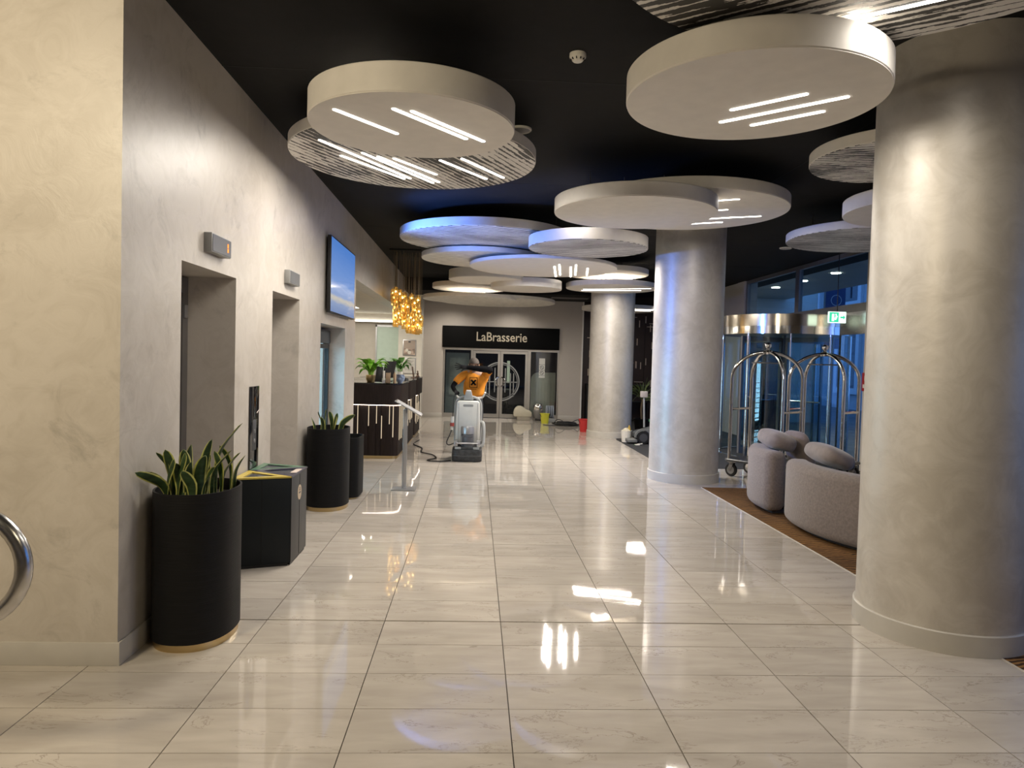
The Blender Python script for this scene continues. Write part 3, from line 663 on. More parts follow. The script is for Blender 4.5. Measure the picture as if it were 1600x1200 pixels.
# ================================================================== RECEPTION DESK
M_top = mat('black_stone_top', (.010, .009, .009), .12, spec=.6)
M_led = emis('desk_led', (1, .80, .66), 7)
def desk(y0, y1, label, first):
    t = thing('reception_desk', label, 'desk', (-1.65, (y0+y1)/2, 0), group='rounded modules of the reception desk')
    hy = (y1-y0)/2
    part('upper_band', G().prism(rrect(-.75, .45, -hy, hy, .20, 8), .89, 1.225), M_darkwood, t)
    part('top_slab', G().prism(rrect(-.76, .46, -hy-.0, hy+.0, .20, 8), 1.225, 1.245), M_top, t)
    part('lower_body', G().prism(rrect(-.70, .405, -hy+.08, hy-.08, .09, 8), .05, .89), M_darkwood, t)
    part('gold_plinth', G().prism(rrect(-.68, .39, -hy+.09, hy-.09, .09, 8), 0, .05), M_brass, t)
    o_ = rrect(-.69, .435, -hy+.04, hy-.04, .14, 8); i_ = rrect(-.68, .425, -hy+.05, hy-.05, .13, 8)
    part('led_line', G().ring(o_, i_, .880, .89), M_led, t)
    rn = random.Random(int(y0*10))
    # vertical boards with seams and glowing inlays
    cuts_ = [-.61, -.44, -.265, -.087, .04, .123, .312] if first else []
    for xa, xb in zip(cuts_, cuts_[1:]):
        part('board', G().box(xa+.006, xb-.006, -hy+.068, -hy+.081, .055, .875, .002), M_darkwood, t)
    inl = [(-.252, .385, .88), (-.076, .54, .88), (.052, .58, .88), (.136, .335, .71), (.322, .36, .88), (.262, .575, .88)] if first else []
    for x, z0, z1 in inl: part('light_inlay', G().box(x-.005, x+.005, -hy+.060, -hy+.081, z0, z1), M_gold_led, t)
    n = int((y1-y0-.4)/.21)
    for k in range(n):
        y = -hy+.24+k*.21; z1 = .88 if rn.random() < .75 else .7; z0 = rn.uniform(.25, .55)
        part('light_inlay', G().box(.400, .411, y-.006, y+.006, z0, z1), M_gold_led, t)
        part('board_seam', G().box(.403, .4065, y+.06, y+.068, .06, .88), M_seam, t)
    return t
desk(11.78, 13.25, 'nearest dark module of reception desk with glowing inlays', True)
desk(13.31, 14.93, 'middle dark module of reception desk', False)
desk(14.99, 16.6, 'farthest dark module of reception desk', False)
ZT = 1.245
# plants on the desk
def broadleaf(L, wd, bend, m):
    bm = bmesh.new(); rows = []; n = 7
    for i in range(n+1):
        s = i/n; z = L*(.55*math.sin(s*PI/2)) - bend*s*s*L; x = L*s
        ww = wd*math.sin(PI*min(1, s*.97+.03))**.8+.0006
        rows.append([bm.verts.new((x, ww*a, z-abs(a)*ww*.0+abs(a)*ww*.3)) for a in (-1, 0, 1)])
    for a, b in zip(rows, rows[1:]):
        for k in range(2): bm.faces.new((a[k], a[k+1], b[k+1], b[k]))
    bmesh.ops.solidify(bm, geom=list(bm.faces), thickness=.002)
    me = bpy.data.meshes.new('leaf'); bm.to_mesh(me); bm.free(); me.materials.append(m); me.polygons.foreach_set('use_smooth', [True]*len(me.polygons)); return me
def pot_plant(loc, label, potm, leafm, n, L, rp, hp, seed, spread=1.):
    t = thing('potted_plant', label, 'potted plant', loc, group='leafy plants on the reception desk')
    part('pot', G().lathe([(rp*.7, 0), (rp, hp*.4), (rp*.98, hp), (rp*.88, hp), (rp*.88, hp*.9), (0, hp*.9)], 28), potm, t)
    rn = random.Random(seed)
    ms = [broadleaf(L*k, L*.20, b, leafm) for k, b in ((1, .5), (.85, .25), (1.05, .75), (.7, .1))]
    for i in range(n):
        a = i*2.4; tl = rn.uniform(-.9, .1)
        hh = rn.uniform(.02, L*.8)
        x, y = .03*math.cos(a), .03*math.sin(a)
        tip = Vector((x+.35*hh*math.cos(a), y+.35*hh*math.sin(a), hp+hh))
        lf = part('leaf', ms[i % 4], None, t, tip, (0, tl*.6*spread, a))
        part('stalk', G().tube([(x, y, hp*.9), tip*.5+Vector((x, y, hp))*.5, tip], .003, 5), leafm, t)
    return t
M_lf1 = mat('bright_leaf', (.30, .60, .07), .45, noise=.35, scale=14); M_lf2 = mat('mid_green_leaf', (.17, .38, .10), .45, noise=.35, scale=14)
pot_plant((-1.76, 12.25, ZT), 'bright green peace lily in shiny gold pot on the desk', M_brass, M_lf1, 34, .22, .085, .12, 2)
pot_plant((-1.42, 13.6, ZT), 'leafy green plant in white pot farther along the desk', M_plast, M_lf2, 22, .2, .06, .16, 8)
t = thing('countertop_display', 'small black tilted display stand beside gold pot', 'display', (-1.60, 11.97, ZT+.014))
part('panel', G().box(-.055, .055, -.012, .012, 0, .25, .004), M_black, t, (0, 0, 0), (-.12, .10, 0)); part('base', G().box(-.05, .05, -.03, .08, 0, .012), M_black, t)
t = thing('brochure_holder', 'clear and white brochure holder on the desk front', 'holder', (-1.50, 11.90, ZT))
part('brochure', G().box(-.012, .012, -.05, .05, 0, .20, .002), M_plast, t); part('tray', G().box(-.02, .02, -.06, .06, 0, .05), mat('acrylic', (.5, .5, .5), .1), t)
t = thing('wooden_box', 'light wooden dispenser box on the desk', 'box', (-1.44, 11.98, ZT))
part('box_body', G().box(-.035, .035, -.05, .05, 0, .17, .004), mat('oak', (.36, .25, .15), .5, noise=.25, scale=12, stretch=(1, 1, .2)), t); part('lid', G().box(-.037, .037, -.052, .052, .17, .18, .002), M_black, t)
t = thing('dispenser_bottle', 'slim wooden dispenser bottle with pump on the desk', 'bottle', (-1.325, 11.93, ZT))
part('bottle_body', G().lathe([(.025, 0), (.026, .14), (.012, .165), (.012, .18)], 20), MATS['oak'], t); part('pump', G().cyl((0, 0, .18), .007, .03, 10).box(-.008, .04, -.007, .007, .20, .212, .003), M_alu, t)
M_delft = mat('blue_white_china', (.22, .28, .40), .2, noise=.75, scale=22)
t = thing('china_bowl', 'blue and white china bowl on the desk corner', 'bowl', (-1.255, 12.10, ZT))
part('bowl_body', G().lathe([(.035, 0), (.04, .012), (.075, .05), (.082, .09), (.07, .13), (.072, .14), (.064, .14), (.062, .13), (.07, .09), (.03, .02), (0, .015)], 32), M_delft, t)
t = thing('computer_monitor', 'black computer monitor turned away on the desk', 'monitor', (-1.55, 12.75, ZT))
part('panel', G().box(-.012, .012, -.22, .22, .06, .36, .006), M_black, t, (0, 0, 0), (0, .2, -.3)); part('foot', G().box(-.09, .09, -.1, .1, 0, .012, .004).box(-.02, .02, -.02, .02, .01, .12), M_black, t)
t = thing('card_terminal', 'small brown stand on the far desk module', 'stand', (-1.30, 15.3, ZT))
part('panel', G().box(-.012, .012, -.06, .06, .01, .24, .004), mat('walnut', (.13, .08, .055), .5, noise=.3), t, (0, 0, 0), (0, -.15, 0)); part('base', G().box(-.06, .06, -.07, .07, 0, .012), MATS['walnut'], t)
t = thing('desk_bell', 'small round black bell on the middle desk module', 'bell', (-1.33, 13.8, ZT))
part('dome', G().lathe([(.06, .0), (.06, .012), (.045, .035), (0, .045)], 24), M_black, t); part('button', G().cyl((0, 0, .043), .006, .015, 10), M_alu, t)
t = thing('small_statuette', 'tiny dark figurine at the far end of the desk', 'figurine', (-1.27, 15.9, ZT))
part('body', G().lathe([(.04, 0), (.045, .02), (.02, .05), (.03, .08), (.012, .10), (.02, .125), (0, .15)], 18), MATS['walnut'], t); part('base', G().lathe([(.05, -.0), (.05, .008)], 18), M_black, t)

# ================================================================== POSTERS on the pillar
M_poster = mat('poster_photo', (.42, .32, .26), .5, noise=.9, scale=10)
for z0, z1, lab, m in ((1.72, 2.16, 'framed poster with food photo on the white pillar', M_poster), (1.22, 1.66, 'framed pale notice below the poster on the white pillar', mat('notice_paper', (.62, .60, .55), .5, noise=.08, scale=30))):
    t = thing('framed_poster', lab, 'poster', (-1.83, 19.95, z0), group='framed posters on the white pillar')
    h = z1-z0
    part('frame', G().prism([(-.18, 0), (.18, 0), (.18, h), (-.18, h)], -.02, 0, .002, 'y'), M_alu, t)
    pp = part('print', G().box(-.16, .16, -.023, -.02, .02, h-.02), m if 'photo' not in m.name else mat('poster_paper', (.42, .34, .28), .5), t)
    if 'photo' in m.name:
        part('photo', G().box(-.15, .15, -.0245, -.023, .03, h*.45), M_poster, pp); part('logo', G().box(-.03, .03, -.0245, -.023, h-.08, h-.04), M_slate, pp)
        part('plate_print', G().lathe([(.05, 0), (.05, .001)], 20, (0, -.0255, .09), 'y'), M_plast, pp)
        part('plate_print', G().lathe([(.04, 0), (.04, .001)], 20, (-.07, -.0255, .15), 'y'), M_plast, pp)
    else:
        for k in range(8): part('text_line', G().box(-.12, .12-.03*(k % 3), -.0245, -.023, h-.09-k*.035, h-.083-k*.035), M_slate, pp)

# ================================================================== CHANDELIER
M_amber = None
def amber():
    m, t, b, N, L = nt('amber_glass')
    tr = N.new('ShaderNodeBsdfTransparent'); tr.inputs[0].default_value = (.98, .86, .55, 1)
    gl = N.new('ShaderNodeBsdfGlossy'); gl.inputs[0].default_value = (1, .72, .3, 1); gl.inputs['Roughness'].default_value = .12
    tl = N.new('ShaderNodeBsdfTranslucent'); tl.inputs[0].default_value = (.80, .64, .28, 1)
    m1 = N.new('ShaderNodeMixShader'); m1.inputs[0].default_value = .22; L.new(tr.outputs[0], m1.inputs[1]); L.new(tl.outputs[0], m1.inputs[2])
    m2 = N.new('ShaderNodeMixShader'); m2.inputs[0].default_value = .25; L.new(m1.outputs[0], m2.inputs[1]); L.new(gl.outputs[0], m2.inputs[2])
    L.new(m2.outputs[0], N['Material Output'].inputs[0]); return m
M_amber = amber(); M_bulb = emis('warm_bulb', (1, .82, .52), 12)
t = thing('pendant_chandelier', 'cluster of amber glass pendant lamps over the reception desk', 'chandelier', (-1.38, 14.5, ZC))
part('canopy', G().box(-.30, .30, -.75, .75, -.025, 0, .004), M_ceil, t)
tubem = G().lathe([(.048, -.15), (.048, .06), (.03, .085), (.014, .09)], 10, cap=False).mesh('shade'); bulbm = G().ball((0, 0, 0), .016, 8).mesh('bulb'); capm = G().cyl((0, 0, .03), .012, .07, 8).mesh('socket')
rn = random.Random(21)
for i in range(58):
    u = i/57; y = rn.uniform(-.7, .7); x = rn.choice([rn.uniform(-.30, -.02), rn.uniform(.02, .26)])
    z = -.98 - .30*(x+.3)/.56 + rn.uniform(-.30, .34)
    if x > .05 and rn.random() < .35: z -= .18
    z = max(-1.42, min(-.62, z))
    cb = part('cable', G().tube([(x, y, -.02), (x, y, z+.09)], .004, 4), mat('bronze_cable', (.16, .12, .07), .5), t)
    sh = part('shade', tubem, M_amber, t, (x, y, z))
    part('socket', capm, M_brass, sh); part('bulb', bulbm, M_bulb, sh)

# ================================================================== BRASSERIE SIGN and DOORS
t = thing('brasserie_sign', 'long black sign board lettered LaBrasserie', 'sign', (.72, YE, 1.995))
part('board', G().box(-1.68, 1.66, -.06, -.001, 0, .615, .004), mat('sign_black', (.004, .004, .004), .7, spec=.1), t)
text('lettering', 'LaBrasserie', .365, mat('sign_letters', (.50, .44, .34), .4), t, (0, -.062, .315), (PI/2, 0, 0), .006, .003, .865)
M_frame = mat('door_steel', (.42, .40, .37), .35, metal=.9)
df = struct('door_4', G().box(-.93, -.88, YE+.05, YE+.13, 0, 1.995).box(2.35, 2.40, YE+.05, YE+.13, 0, 1.995).box(-.88, 2.35, YE+.05, YE+.13, 1.93, 1.995).box(-.14, -.08, YE+.05, YE+.13, 0, 1.93).box(1.50, 1.58, YE+.05, YE+.13, 0, 1.93).box(-.88, -.14, YE+.05, YE+.13, 0, .12).box(1.58, 2.35, YE+.05, YE+.13, 0, .12), M_frame, 'steel framed glass double doors under the brasserie sign', 'door')
M_gld = glass('door_glass', (.80, .84, .85), refl=1.0)
part('pane', G().box(-.88, -.14, YE+.085, YE+.095, .12, 1.93), M_gld, df); part('pane', G().box(1.58, 2.35, YE+.085, YE+.095, .12, 1.93), M_gld, df)
M_decal = mat('etched_grey', (.30, .31, .31), .5)
def arcband(cx, cz, r0, r1, a0, a1, n=36): return [(cx+r1*math.cos(a0+(a1-a0)*i/n), cz+r1*math.sin(a0+(a1-a0)*i/n)) for i in range(n+1)]+[(cx+r0*math.cos(a1-(a1-a0)*i/n), cz+r0*math.sin(a1-(a1-a0)*i/n)) for i in range(n+1)]
for s, (x0, x1) in ((-1, (-.075, .705)), (1, (.715, 1.495))):
    lf = part('door_leaf', G().box(x0, x0+.07, YE+.06, YE+.11, .01, 1.92).box(x1-.07, x1, YE+.06, YE+.11, .01, 1.92).box(x0+.07, x1-.07, YE+.06, YE+.11, .01, .12).box(x0+.07, x1-.07, YE+.06, YE+.11, 1.85, 1.92), M_frame, df)
    part('pane', G().box(x0+.07, x1-.07, YE+.08, YE+.09, .12, 1.85), M_gld, lf)
    xe = x1 if s < 0 else x0
    # half ring and half monogram
    a0, a1 = (PI/2+.12, 1.5*PI-.12) if s < 0 else (-PI/2+.12, PI/2-.12)
    g = G().prism(arcband(.71, 1.05, .53, .565, a0, a1), YE+.074, YE+.079, 0, 'y').prism(arcband(.71+(.0), 1.05, .49, .505, a0, a1), YE+.074, YE+.079, 0, 'y')
    for xx, za, zb in ((.15, .74, 1.44), (.30, .62, 1.30), (.39, .62, 1.30)):
        g.box(.71+s*xx-.014, .71+s*xx+.014, YE+.074, YE+.079, za, zb)
    g.box(min(.71+s*.085, .71+s*.49), max(.71+s*.085, .71+s*.49), YE+.074, YE+.079, 1.03, 1.055)
    part('monogram_decal', g, M_decal, lf)
    part('handle', G().tube([(.71+s*.04, YE+.06, .92), (.71+s*.04, YE+.0, .92), (.71+s*.10, YE-.01, .95), (.71+s*.12, YE-.01, 1.0), (.71+s*.12, YE-.01, 1.1), (.71+s*.10, YE-.01, 1.15), (.71+s*.04, YE, 1.18), (.71+s*.04, YE+.06, 1.18)], .020, 8), M_chrome, lf)
t = thing('door_notice', 'white strip of three notice symbols taped on the right pane', 'notice', (1.91, YE+.05, 1.19))
part('sheet', G().box(-.085, .085, .022, .030, 0, .56), mat('notice_white', (.70, .70, .66), .5), t)
for k in range(2):
    part('symbol', G().prism(arcband(0, .14+k*.155, .042, .055, 0, 2*PI-.001, 24), .019, .022, 0, 'y').box(-.04, .04, .019, .022, .134+k*.155, .146+k*.155, rot=(0, .8, 0)), M_slate, t)
for z in (.065, .215, .38): part('divider', G().box(-.085, .085, .020, .022, z-.004, z+.004), M_slate, t)
# restaurant behind the glass
struct('wall_restaurant', G().box(-4, 6, 27, 27.2, 0, 3.4).box(-4.1, -4, YE+.25, 27, 0, 3.4).box(3.0, 3.07, 21.1, 27, 0, 3.4), mat('navy_dark_wall', (.03, .035, .055), .6), 'dark blue walls of the closed brasserie', 'wall')
struct('floor_restaurant', G().box(-4, 6, YE+.25, 27, -.1, 0), mat('dark_floor', (.04, .04, .045), .4), 'dark floor of the closed brasserie', 'floor')
struct('ceiling_restaurant', G().box(-4, 6, YE+.25, 27, 3.4, 3.5), M_ceil, 'dark ceiling of the closed brasserie', 'ceiling')
lamp('brasserie_night_light', 'POINT', (.2, 22.2, 3.0), 35, (.55, .65, 1), .1)
t = thing('glazed_cabinet', 'grey glazed cabinet door seen behind the left pane', 'cabinet', (-.52, 21.2, 0))
part('panel', G().box(-.35, .33, 0, .04, 0, 1.85), mat('grey_green_cabinet', (.34, .37, .35), .5), t)
part('glazing', G().box(-.24, .22, -.012, 0, .62, 1.70), mat('pale_glazing', (.52, .54, .48), .25, noise=.3, scale=3), t)
part('frame', G().ring([(-.27, .59), (.25, .59), (.25, 1.73), (-.27, 1.73)], [(-.24, .62), (.22, .62), (.22, 1.70), (-.24, 1.70)], 0, .02), mat('cabinet_trim', (.36, .38, .36), .4), t, (0, 0, 0), (PI/2, 0, 0))
t = thing('curved_screen_panel', 'cream ribbed panel with rounded corner behind the right pane', 'panel', (2.02, 21.0, 0))
cp = arc(-.17, 1.12, .22, PI/2, PI, 8)+[(-.39, 0), (.33, 0), (.33, 1.34)]
part('panel', G().prism(cp, 0, .04, .004, 'y'), mat('cream_panel', (.64, .60, .48), .55), t)
for k in range(8): part('rib', G().box(-.35+k*.09, -.335+k*.09, -.006, 0, .02, 1.05), mat('cream_rib', (.55, .52, .42), .55), t)
for x, y, lab in ((.95, 22.6, 'dim round table behind the right glass door leaf'), (.05, 22.9, 'dim round table behind the left glass door leaf')):
    t = thing('restaurant_table', lab, 'table', (x, y, 0), group='tables in the dark brasserie')
    part('top', G().lathe([(.4, .73), (.4, .76)], 32), mat('table_top', (.12, .12, .13), .3), t); part('stem', G().cyl((0, 0, .02), .035, .71, 12), M_black, t); part('foot', G().lathe([(.24, 0), (.24, .015), (.05, .03)], 24), M_black, t)
t = thing('light_column', 'slim glowing floor lamp deep in the dark brasserie', 'lamp', (1.12, 24.5, 0))
part('tube', G().cyl((0, 0, .9), .05, .75, 12), emis('lamp_pale_green', (.75, .8, .55), .5), t); part('stand', G().cyl((0, 0, .02), .02, .88, 10), M_black, t); part('foot', G().cyl((0, 0, 0), .15, .02, 20), M_black, t)

# ================================================================== SOFAS
M_fab = mat('taupe_boucle', (.215, .175, .155), .95, noise=.16, scale=45, bump=.25, sheen=.3, spec=.15)
M_fab2 = mat('taupe_velvet', (.22, .178, .158), .85, noise=.14, scale=14, bump=.2, sheen=.4, spec=.15)
def bent(R0, R1, a0, a1, z0, z1, bev, cuts=26):
    """rounded block bent round the origin: radius R0..R1, angle a0..a1"""
    bm = bmesh.new(); bmesh.ops.create_cube(bm, size=1); Rm = (R0+R1)/2; L = Rm*abs(a1-a0)
    for v in bm.verts: v.co = Vector((v.co.x*L, v.co.y*(R1-R0), (z0+z1)/2+v.co.z*(z1-z0)))
    bmesh.ops.bevel(bm, geom=list(bm.edges), offset=bev, segments=5, affect='EDGES', profile=.5)
    for k in range(1, cuts):
        x = -L/2+L*k/cuts
        bmesh.ops.bisect_plane(bm, geom=list(bm.verts)+list(bm.edges)+list(bm.faces), plane_co=(x, 0, 0), plane_no=(1, 0, 0), dist=1e-5)
    for v in bm.verts:
        a = a0+(v.co.x/L+.5)*(a1-a0); r = Rm+v.co.y; v.co = Vector((r*math.cos(a), r*math.sin(a), v.co.z))
    bmesh.ops.recalc_face_normals(bm, faces=bm.faces)
    g = G(); return g._add(bm)
D = math.radians
def sofa(label, c, R, a0, a1, h):
    t = thing('curved_sofa', label, 'sofa', (c[0], c[1], .006), group='curved grey sofas in the lounge')
    part('backrest', bent(R-.25, R, D(a0), D(a1), .035, h, .085), M_fab, t)
    part('seat', bent(R-1.0, R-.262, D(a0+1), D(a1-1), .09, .43, .07), M_fab, t)
    part('plinth', bent(R-.93, R-.12, D(a0+4), D(a1-4), 0, .05, .01), M_slate, t)
    return t
sofa('curved grey sofa section behind, with two cushions', (4.70, 8.2), 1.40, 148, 192, .72)
sofa('long curved grey sofa section nearest the big column', (4.90, 7.1), 1.60, 160, 238, .70)
def cushion(label, loc, rot, sx, sy, sz):
    bm = bmesh.new(); bmesh.ops.create_uvsphere(bm, u_segments=32, v_segments=18, radius=1)
    rn = random.Random(label)
    for v in bm.verts:
        x, y, z = v.co; f = lambda q, e: math.copysign(abs(q)**e, q)
        v.co = Vector((f(x, .55)*sx, f(y, .55)*sy, f(z, .85)*sz*(1+.08*math.sin(4*x+2)*math.cos(5*y))))
    g = G()._add(bm)
    return single('cushion', g, M_fab2, label, 'cushion', loc, rot, 'cushions on the sofas')
cushion('plump grey cushion on the rear sofa section, lying over its back', (3.55, 8.25, .83), (.10, .22, .05), .17, .26, .10)
cushion('upright grey cushion behind another on the rear sofa section', (3.87, 8.36, .70), (.0, 1.25, .1), .24, .24, .09)
cushion('grey cushion resting on the nearer sofa back', (3.62, 7.14, .795), (0, .38, -.08), .17, .36, .095)

# ================================================================== LUGGAGE CARTS
def cart(label, loc, rz):
    t = thing('luggage_cart', label, 'luggage cart', loc, rz, group='birdcage luggage carts')
    a, b = .425, .26     # half length, half width; x = length
    part('platform', G().prism(rrect(-a-.04, a+.04, -b-.04, b+.04, .06), .24, .275), M_black, t)
    part('bumper', G().tube([(x, y, .255) for x, y in rrect(-a-.05, a+.05, -b-.05, b+.05, .07)], .022, 8, closed=True), M_slate, t)
    zs, zt = 1.50, 1.90
    cor = [(-a, -b), (a, -b), (a, b), (-a, b)]
    for (x, y) in cor:
        d = math.hypot(x, y); pts = [(x, y, .275), (x, y, zs)]
        pts += [(x*math.cos(q), y*math.cos(q), zs+(zt-zs)*math.sin(q)) for q in [PI/2*i/12 for i in range(1, 12)]]+[(x*.04, y*.04, zt)]
        part('arch_tube', G().tube(pts, .026, 12), M_chrome, t)
    part('crown', G().lathe([(.07, zt-.03), (.075, zt), (.06, zt+.025), (.03, zt+.035), (.018, zt+.06)], 24), M_chrome, t)
    part('finial_ball', G().ball((0, 0, zt+.10), .048, 20), M_chrome, t)
    for s in (-1, 1):
        part('end_bar', G().tube([(s*a, -b, 1.03), (s*a, b, 1.03)], .019, 8), M_chrome, t)
    part('hanging_bar', G().tube([(-a*.62, 0, 1.74), (a*.62, 0, 1.74)], .010, 8), M_chrome, t)
    for (x, y) in cor:
        wh = part('caster', G().lathe([(.065, -.022), (.095, -.020), (.102, 0), (.095, .020), (.065, .022)], 28, (0, 0, .102), 'y'), M_black, t, (x*.93, y*.93, 0))
        part('hub', G().lathe([(.062, -.024), (.062, .024)], 20, (0, 0, .102), 'y'), M_alu, wh)
        part('fork', G().box(-.03, .03, -.034, -.026, .09, .22, rot=(0, .35, 0)).box(-.03, .03, .026, .034, .09, .22, rot=(0, .35, 0)).box(-.045, .045, -.04, .04, .215, .24), M_chrome, wh)
    return t
cart('chrome birdcage luggage cart beside the middle column', (4.36, 10.56, 0), math.atan2(-.8, .58))
cart('chrome birdcage luggage cart farther right behind the sofas', (5.36, 10.82, 0), math.atan2(-.8, .58)+.05)

# ================================================================== ENTRANCE: revolving door, side panes, sign boxes
M_champ = mat('champagne_steel', (.62, .56, .47), .16, metal=1)
t = thing('revolving_door', 'glass revolving door with champagne steel fascia', 'revolving door', (5.92, 13.6, .005))
R = 1.16
def arcstrip(r0, r1, a0, a1, z0, z1, n=30):
    return G().prism(arc(0, 0, r1, a0, a1, n)+list(reversed(arc(0, 0, r0, a0, a1, n))), z0, z1)
part('fascia', G().ring(circ(R+.03, 64), circ(R-.02, 64), 2.42, 2.63), M_champ, t)
part('fascia_lower_band', G().ring(circ(R+.02, 64), circ(R-.02, 64), 2.28, 2.42), M_chrome, t)
part('canopy', G().lathe([(R-.02, 2.55), (R-.02, 2.60)], 64), M_liftframe, t)
part('inner_ceiling', G().lathe([(R-.03, 2.30), (R-.03, 2.33)], 64), mat('door_ceiling', (.35, .34, .32), .5), t)
part('floor_ring', G().ring(circ(R+.03, 64), circ(R-.03, 64), 0, .012), M_chrome, t)
M_gl3 = glass('drum_glass', (.74, .84, .86), refl=1.0)
for a0, a1 in ((D(215), D(325)), (D(35), D(145))):
    part('curved_pane', arcstrip(R-.006, R+.006, a0, a1, .012, 2.28), M_gl3, t)
for a in (215, 325, 35, 145, 252, 288):
    part('post', G().cyl((R*math.cos(D(a)), R*math.sin(D(a)), .012), .03 if a not in (252, 288) else .014, 2.27, 16), M_chrome, t)
part('axle', G().cyl((0, 0, .012), .04, 2.29, 16), M_liftframe, t)
for k in range(4):
    a = D(25+90*k)
    wg = part('wing', G().box(.05, .10, -.02, .02, .06, 2.24).box(R-.10, R-.05, -.02, .02, .06, 2.24).box(.10, R-.1, -.02, .02, .06, .16).box(.1, R-.1, -.02, .02, 2.16, 2.24), M_liftframe, t, (0, 0, 0), (0, 0, a))
    part('wing_pane', G().box(.10, R-.10, -.005, .005, .16, 2.16), M_gl3, wg)
    if k in (2, 3): part('push_bar', G().tube([(.25, -.05, 1.05), (.9, -.05, 1.05)], .014, 8), M_chrome, wg)
for y0, y1, n, lab in ((11.55, 12.46, 5, 'glass side door right of the revolving door'), (14.78, 17.0, 6, 'tall glass panes left of the revolving door')):
    f = G().box(XR+.02, XR+.08, y0, y0+.07, 0, 2.66).box(XR+.02, XR+.08, y1-.07, y1, 0, 2.66).box(XR+.02, XR+.08, y0+.07, y1-.07, 0, .10).box(XR+.02, XR+.08, y0+.07, y1-.07, 2.28, 2.66)
    if y1-y0 > 1.5: f.box(XR+.02, XR+.08, (y0+y1)/2-.035, (y0+y1)/2+.035, .1, 2.28)
    st = struct('door_%d' % n, f, M_steel, lab, 'door')
    part('pane', G().box(XR+.045, XR+.055, y0+.07, y1-.07, .10, 2.28), M_gl2, st)
struct('trim_3', G().box(XR-.02, XR+.12, 16.98, 17.45, 0, ZC), M_wallw, 'beige pier at the left end of the entrance glazing', 'trim')
t = thing('exit_sign', 'green and white emergency exit sign above the side door', 'exit sign', (6.10, 11.95, 2.46))
part('case', G().box(-.15, .15, -.02, .02, 0, .19, .003), emis('exit_white', (.75, 1, .88), 1.6), t)
part('green_field', G().box(-.14, .02, -.024, -.02, .012, .178), emis('exit_green', (.05, .62, .34), 1.2), t)
part('pictogram', G().box(-.10, -.06, -.027, -.024, .03, .15).ball((-.03, -.0255, .14), .014, 10, 1, .1, 1).box(-.045, -.012, -.027, -.024, .05, .125, rot=(0, .4, 0)), emis('exit_picto', (.85, 1, .92), 1.6), t)
part('arrow', G().prism([(.05, .08), (.10, .08), (.10, .055), (.135, .095), (.10, .135), (.10, .11), (.05, .11)], -.024, -.02, 0, 'y'), bpy.data.materials['exit_green'], t)
part('hanger', G().cyl((0, 0, .19), .008, ZC-2.46-.19, 8), M_black, t)
t = thing('fire_call_point', 'red fire alarm sign on the entrance jamb', 'sign', (XR-.02, 11.46, 1.33))
part('plate', G().box(-.02, 0, -.09, .09, 0, .30, .003), mat('fire_red', (.40, .02, .02), .4), t)
part('symbol', G().box(-.023, -.02, -.05, .05, .05, .11).box(-.023, -.02, -.05, .01, .17, .25), M_plast, t)

# ================================================================== OUTSIDE
struct('ground_outside', G().box(6.7, 30, -20, 60, -.2, -.02), mat('street_paving', (.12, .12, .12), .8, noise=.3, scale=2), 'street paving outside the entrance', 'ground')
struct('wall_porch', G().box(6.7, 10.6, 22.0, 22.2, -.02, 4.4), mat('porch_grey_panel', (.52, .56, .52), .5), 'pale grey porch wall outside the glazing', 'wall')
po = struct('ceiling_porch', G().box(6.72, 9.6, 11.0, 22, 3.80, 3.95), mat('porch_soffit', (.30, .32, .31), .5), 'porch soffit with downlights', 'ceiling')
M_dl = emis('porch_downlight', (1, .93, .78), 60)
for y in (13.9, 15.6, 17.2, 18.8, 20.4):
    part('downlight', G().lathe([(.10, 0), (.10, -.01)], 20, (7.9, y, 3.80)), M_dl, po)
    lamp('porch_beam', 'SPOT', (7.9, y, 3.76), 70, (1, .96, .86), .08, to=(7.9, y, 0), angle=2.6, blend=.8)
# blue street house
hs = thing('street_house', 'pale house across the street with tall windows in blue dusk', 'building', (16.0, 32, -.02))
part('wall', G().box(0, .5, -14, 16, 0, 12), mat('house_render', (.42, .44, .46), .8, noise=.1, scale=2), hs)
for k in range(5):
    for z in (.9, 4.6, 8.2):
        y = -9+k*3.6
        wn = part('window', G().ring([(-.75, z), (.75, z), (.75, z+2.3), (-.75, z+2.3)], [(-.62, z+.13), (.62, z+.13), (.62, z+2.17), (-.62, z+2.17)], 0, .08).box(-.05, .05, z+.13, z+2.17, 0, .06).box(-.62, .62, z+1.45, z+1.53, 0, .06), mat('house_window_frame', (.10, .11, .13), .5), hs, (0, y, 0), (PI/2, 0, -PI/2))
        part('pane', G().box(-.62, .62, z+.13, z+2.17, -.0, .02), mat('house_pane', (.03, .04, .06), .08, spec=.8), wn)
        part('surround', G().ring([(-1.0, z-.25), (1.0, z-.25), (1.0, z+2.6), (-1.0, z+2.6)], [(-.75, z), (.75, z), (.75, z+2.3), (-.75, z+2.3)], 0, .12), mat('house_surround', (.6, .62, .64), .8), wn)
for z in (3.7, 7.4): part('cornice', G().box(-.18, 0, -14, 16, z, z+.25), MATS['house_surround'], hs)
t = thing('street_banner', 'dark blue banner with ring emblem hanging outside', 'banner', (10.75, 21.8, 2.3))
part('cloth', G().box(-.0, .62, -.01, .01, 0, 2.1), mat('banner_blue', (.02, .035, .10), .7), t)
part('emblem', G().prism(arcband(.33, 1.5, .15, .17, 0, 2*PI-.001, 30), -.014, -.01, 0, 'y'), M_decal, t)
part('lettering', G().box(.14, .52, -.014, -.01, 1.05, 1.09).box(.22, .44, -.014, -.01, .95, .98), M_decal, t)
part('pole', G().cyl((-.03, 0, -2.3), .03, 4.5, 10), M_liftframe, t)

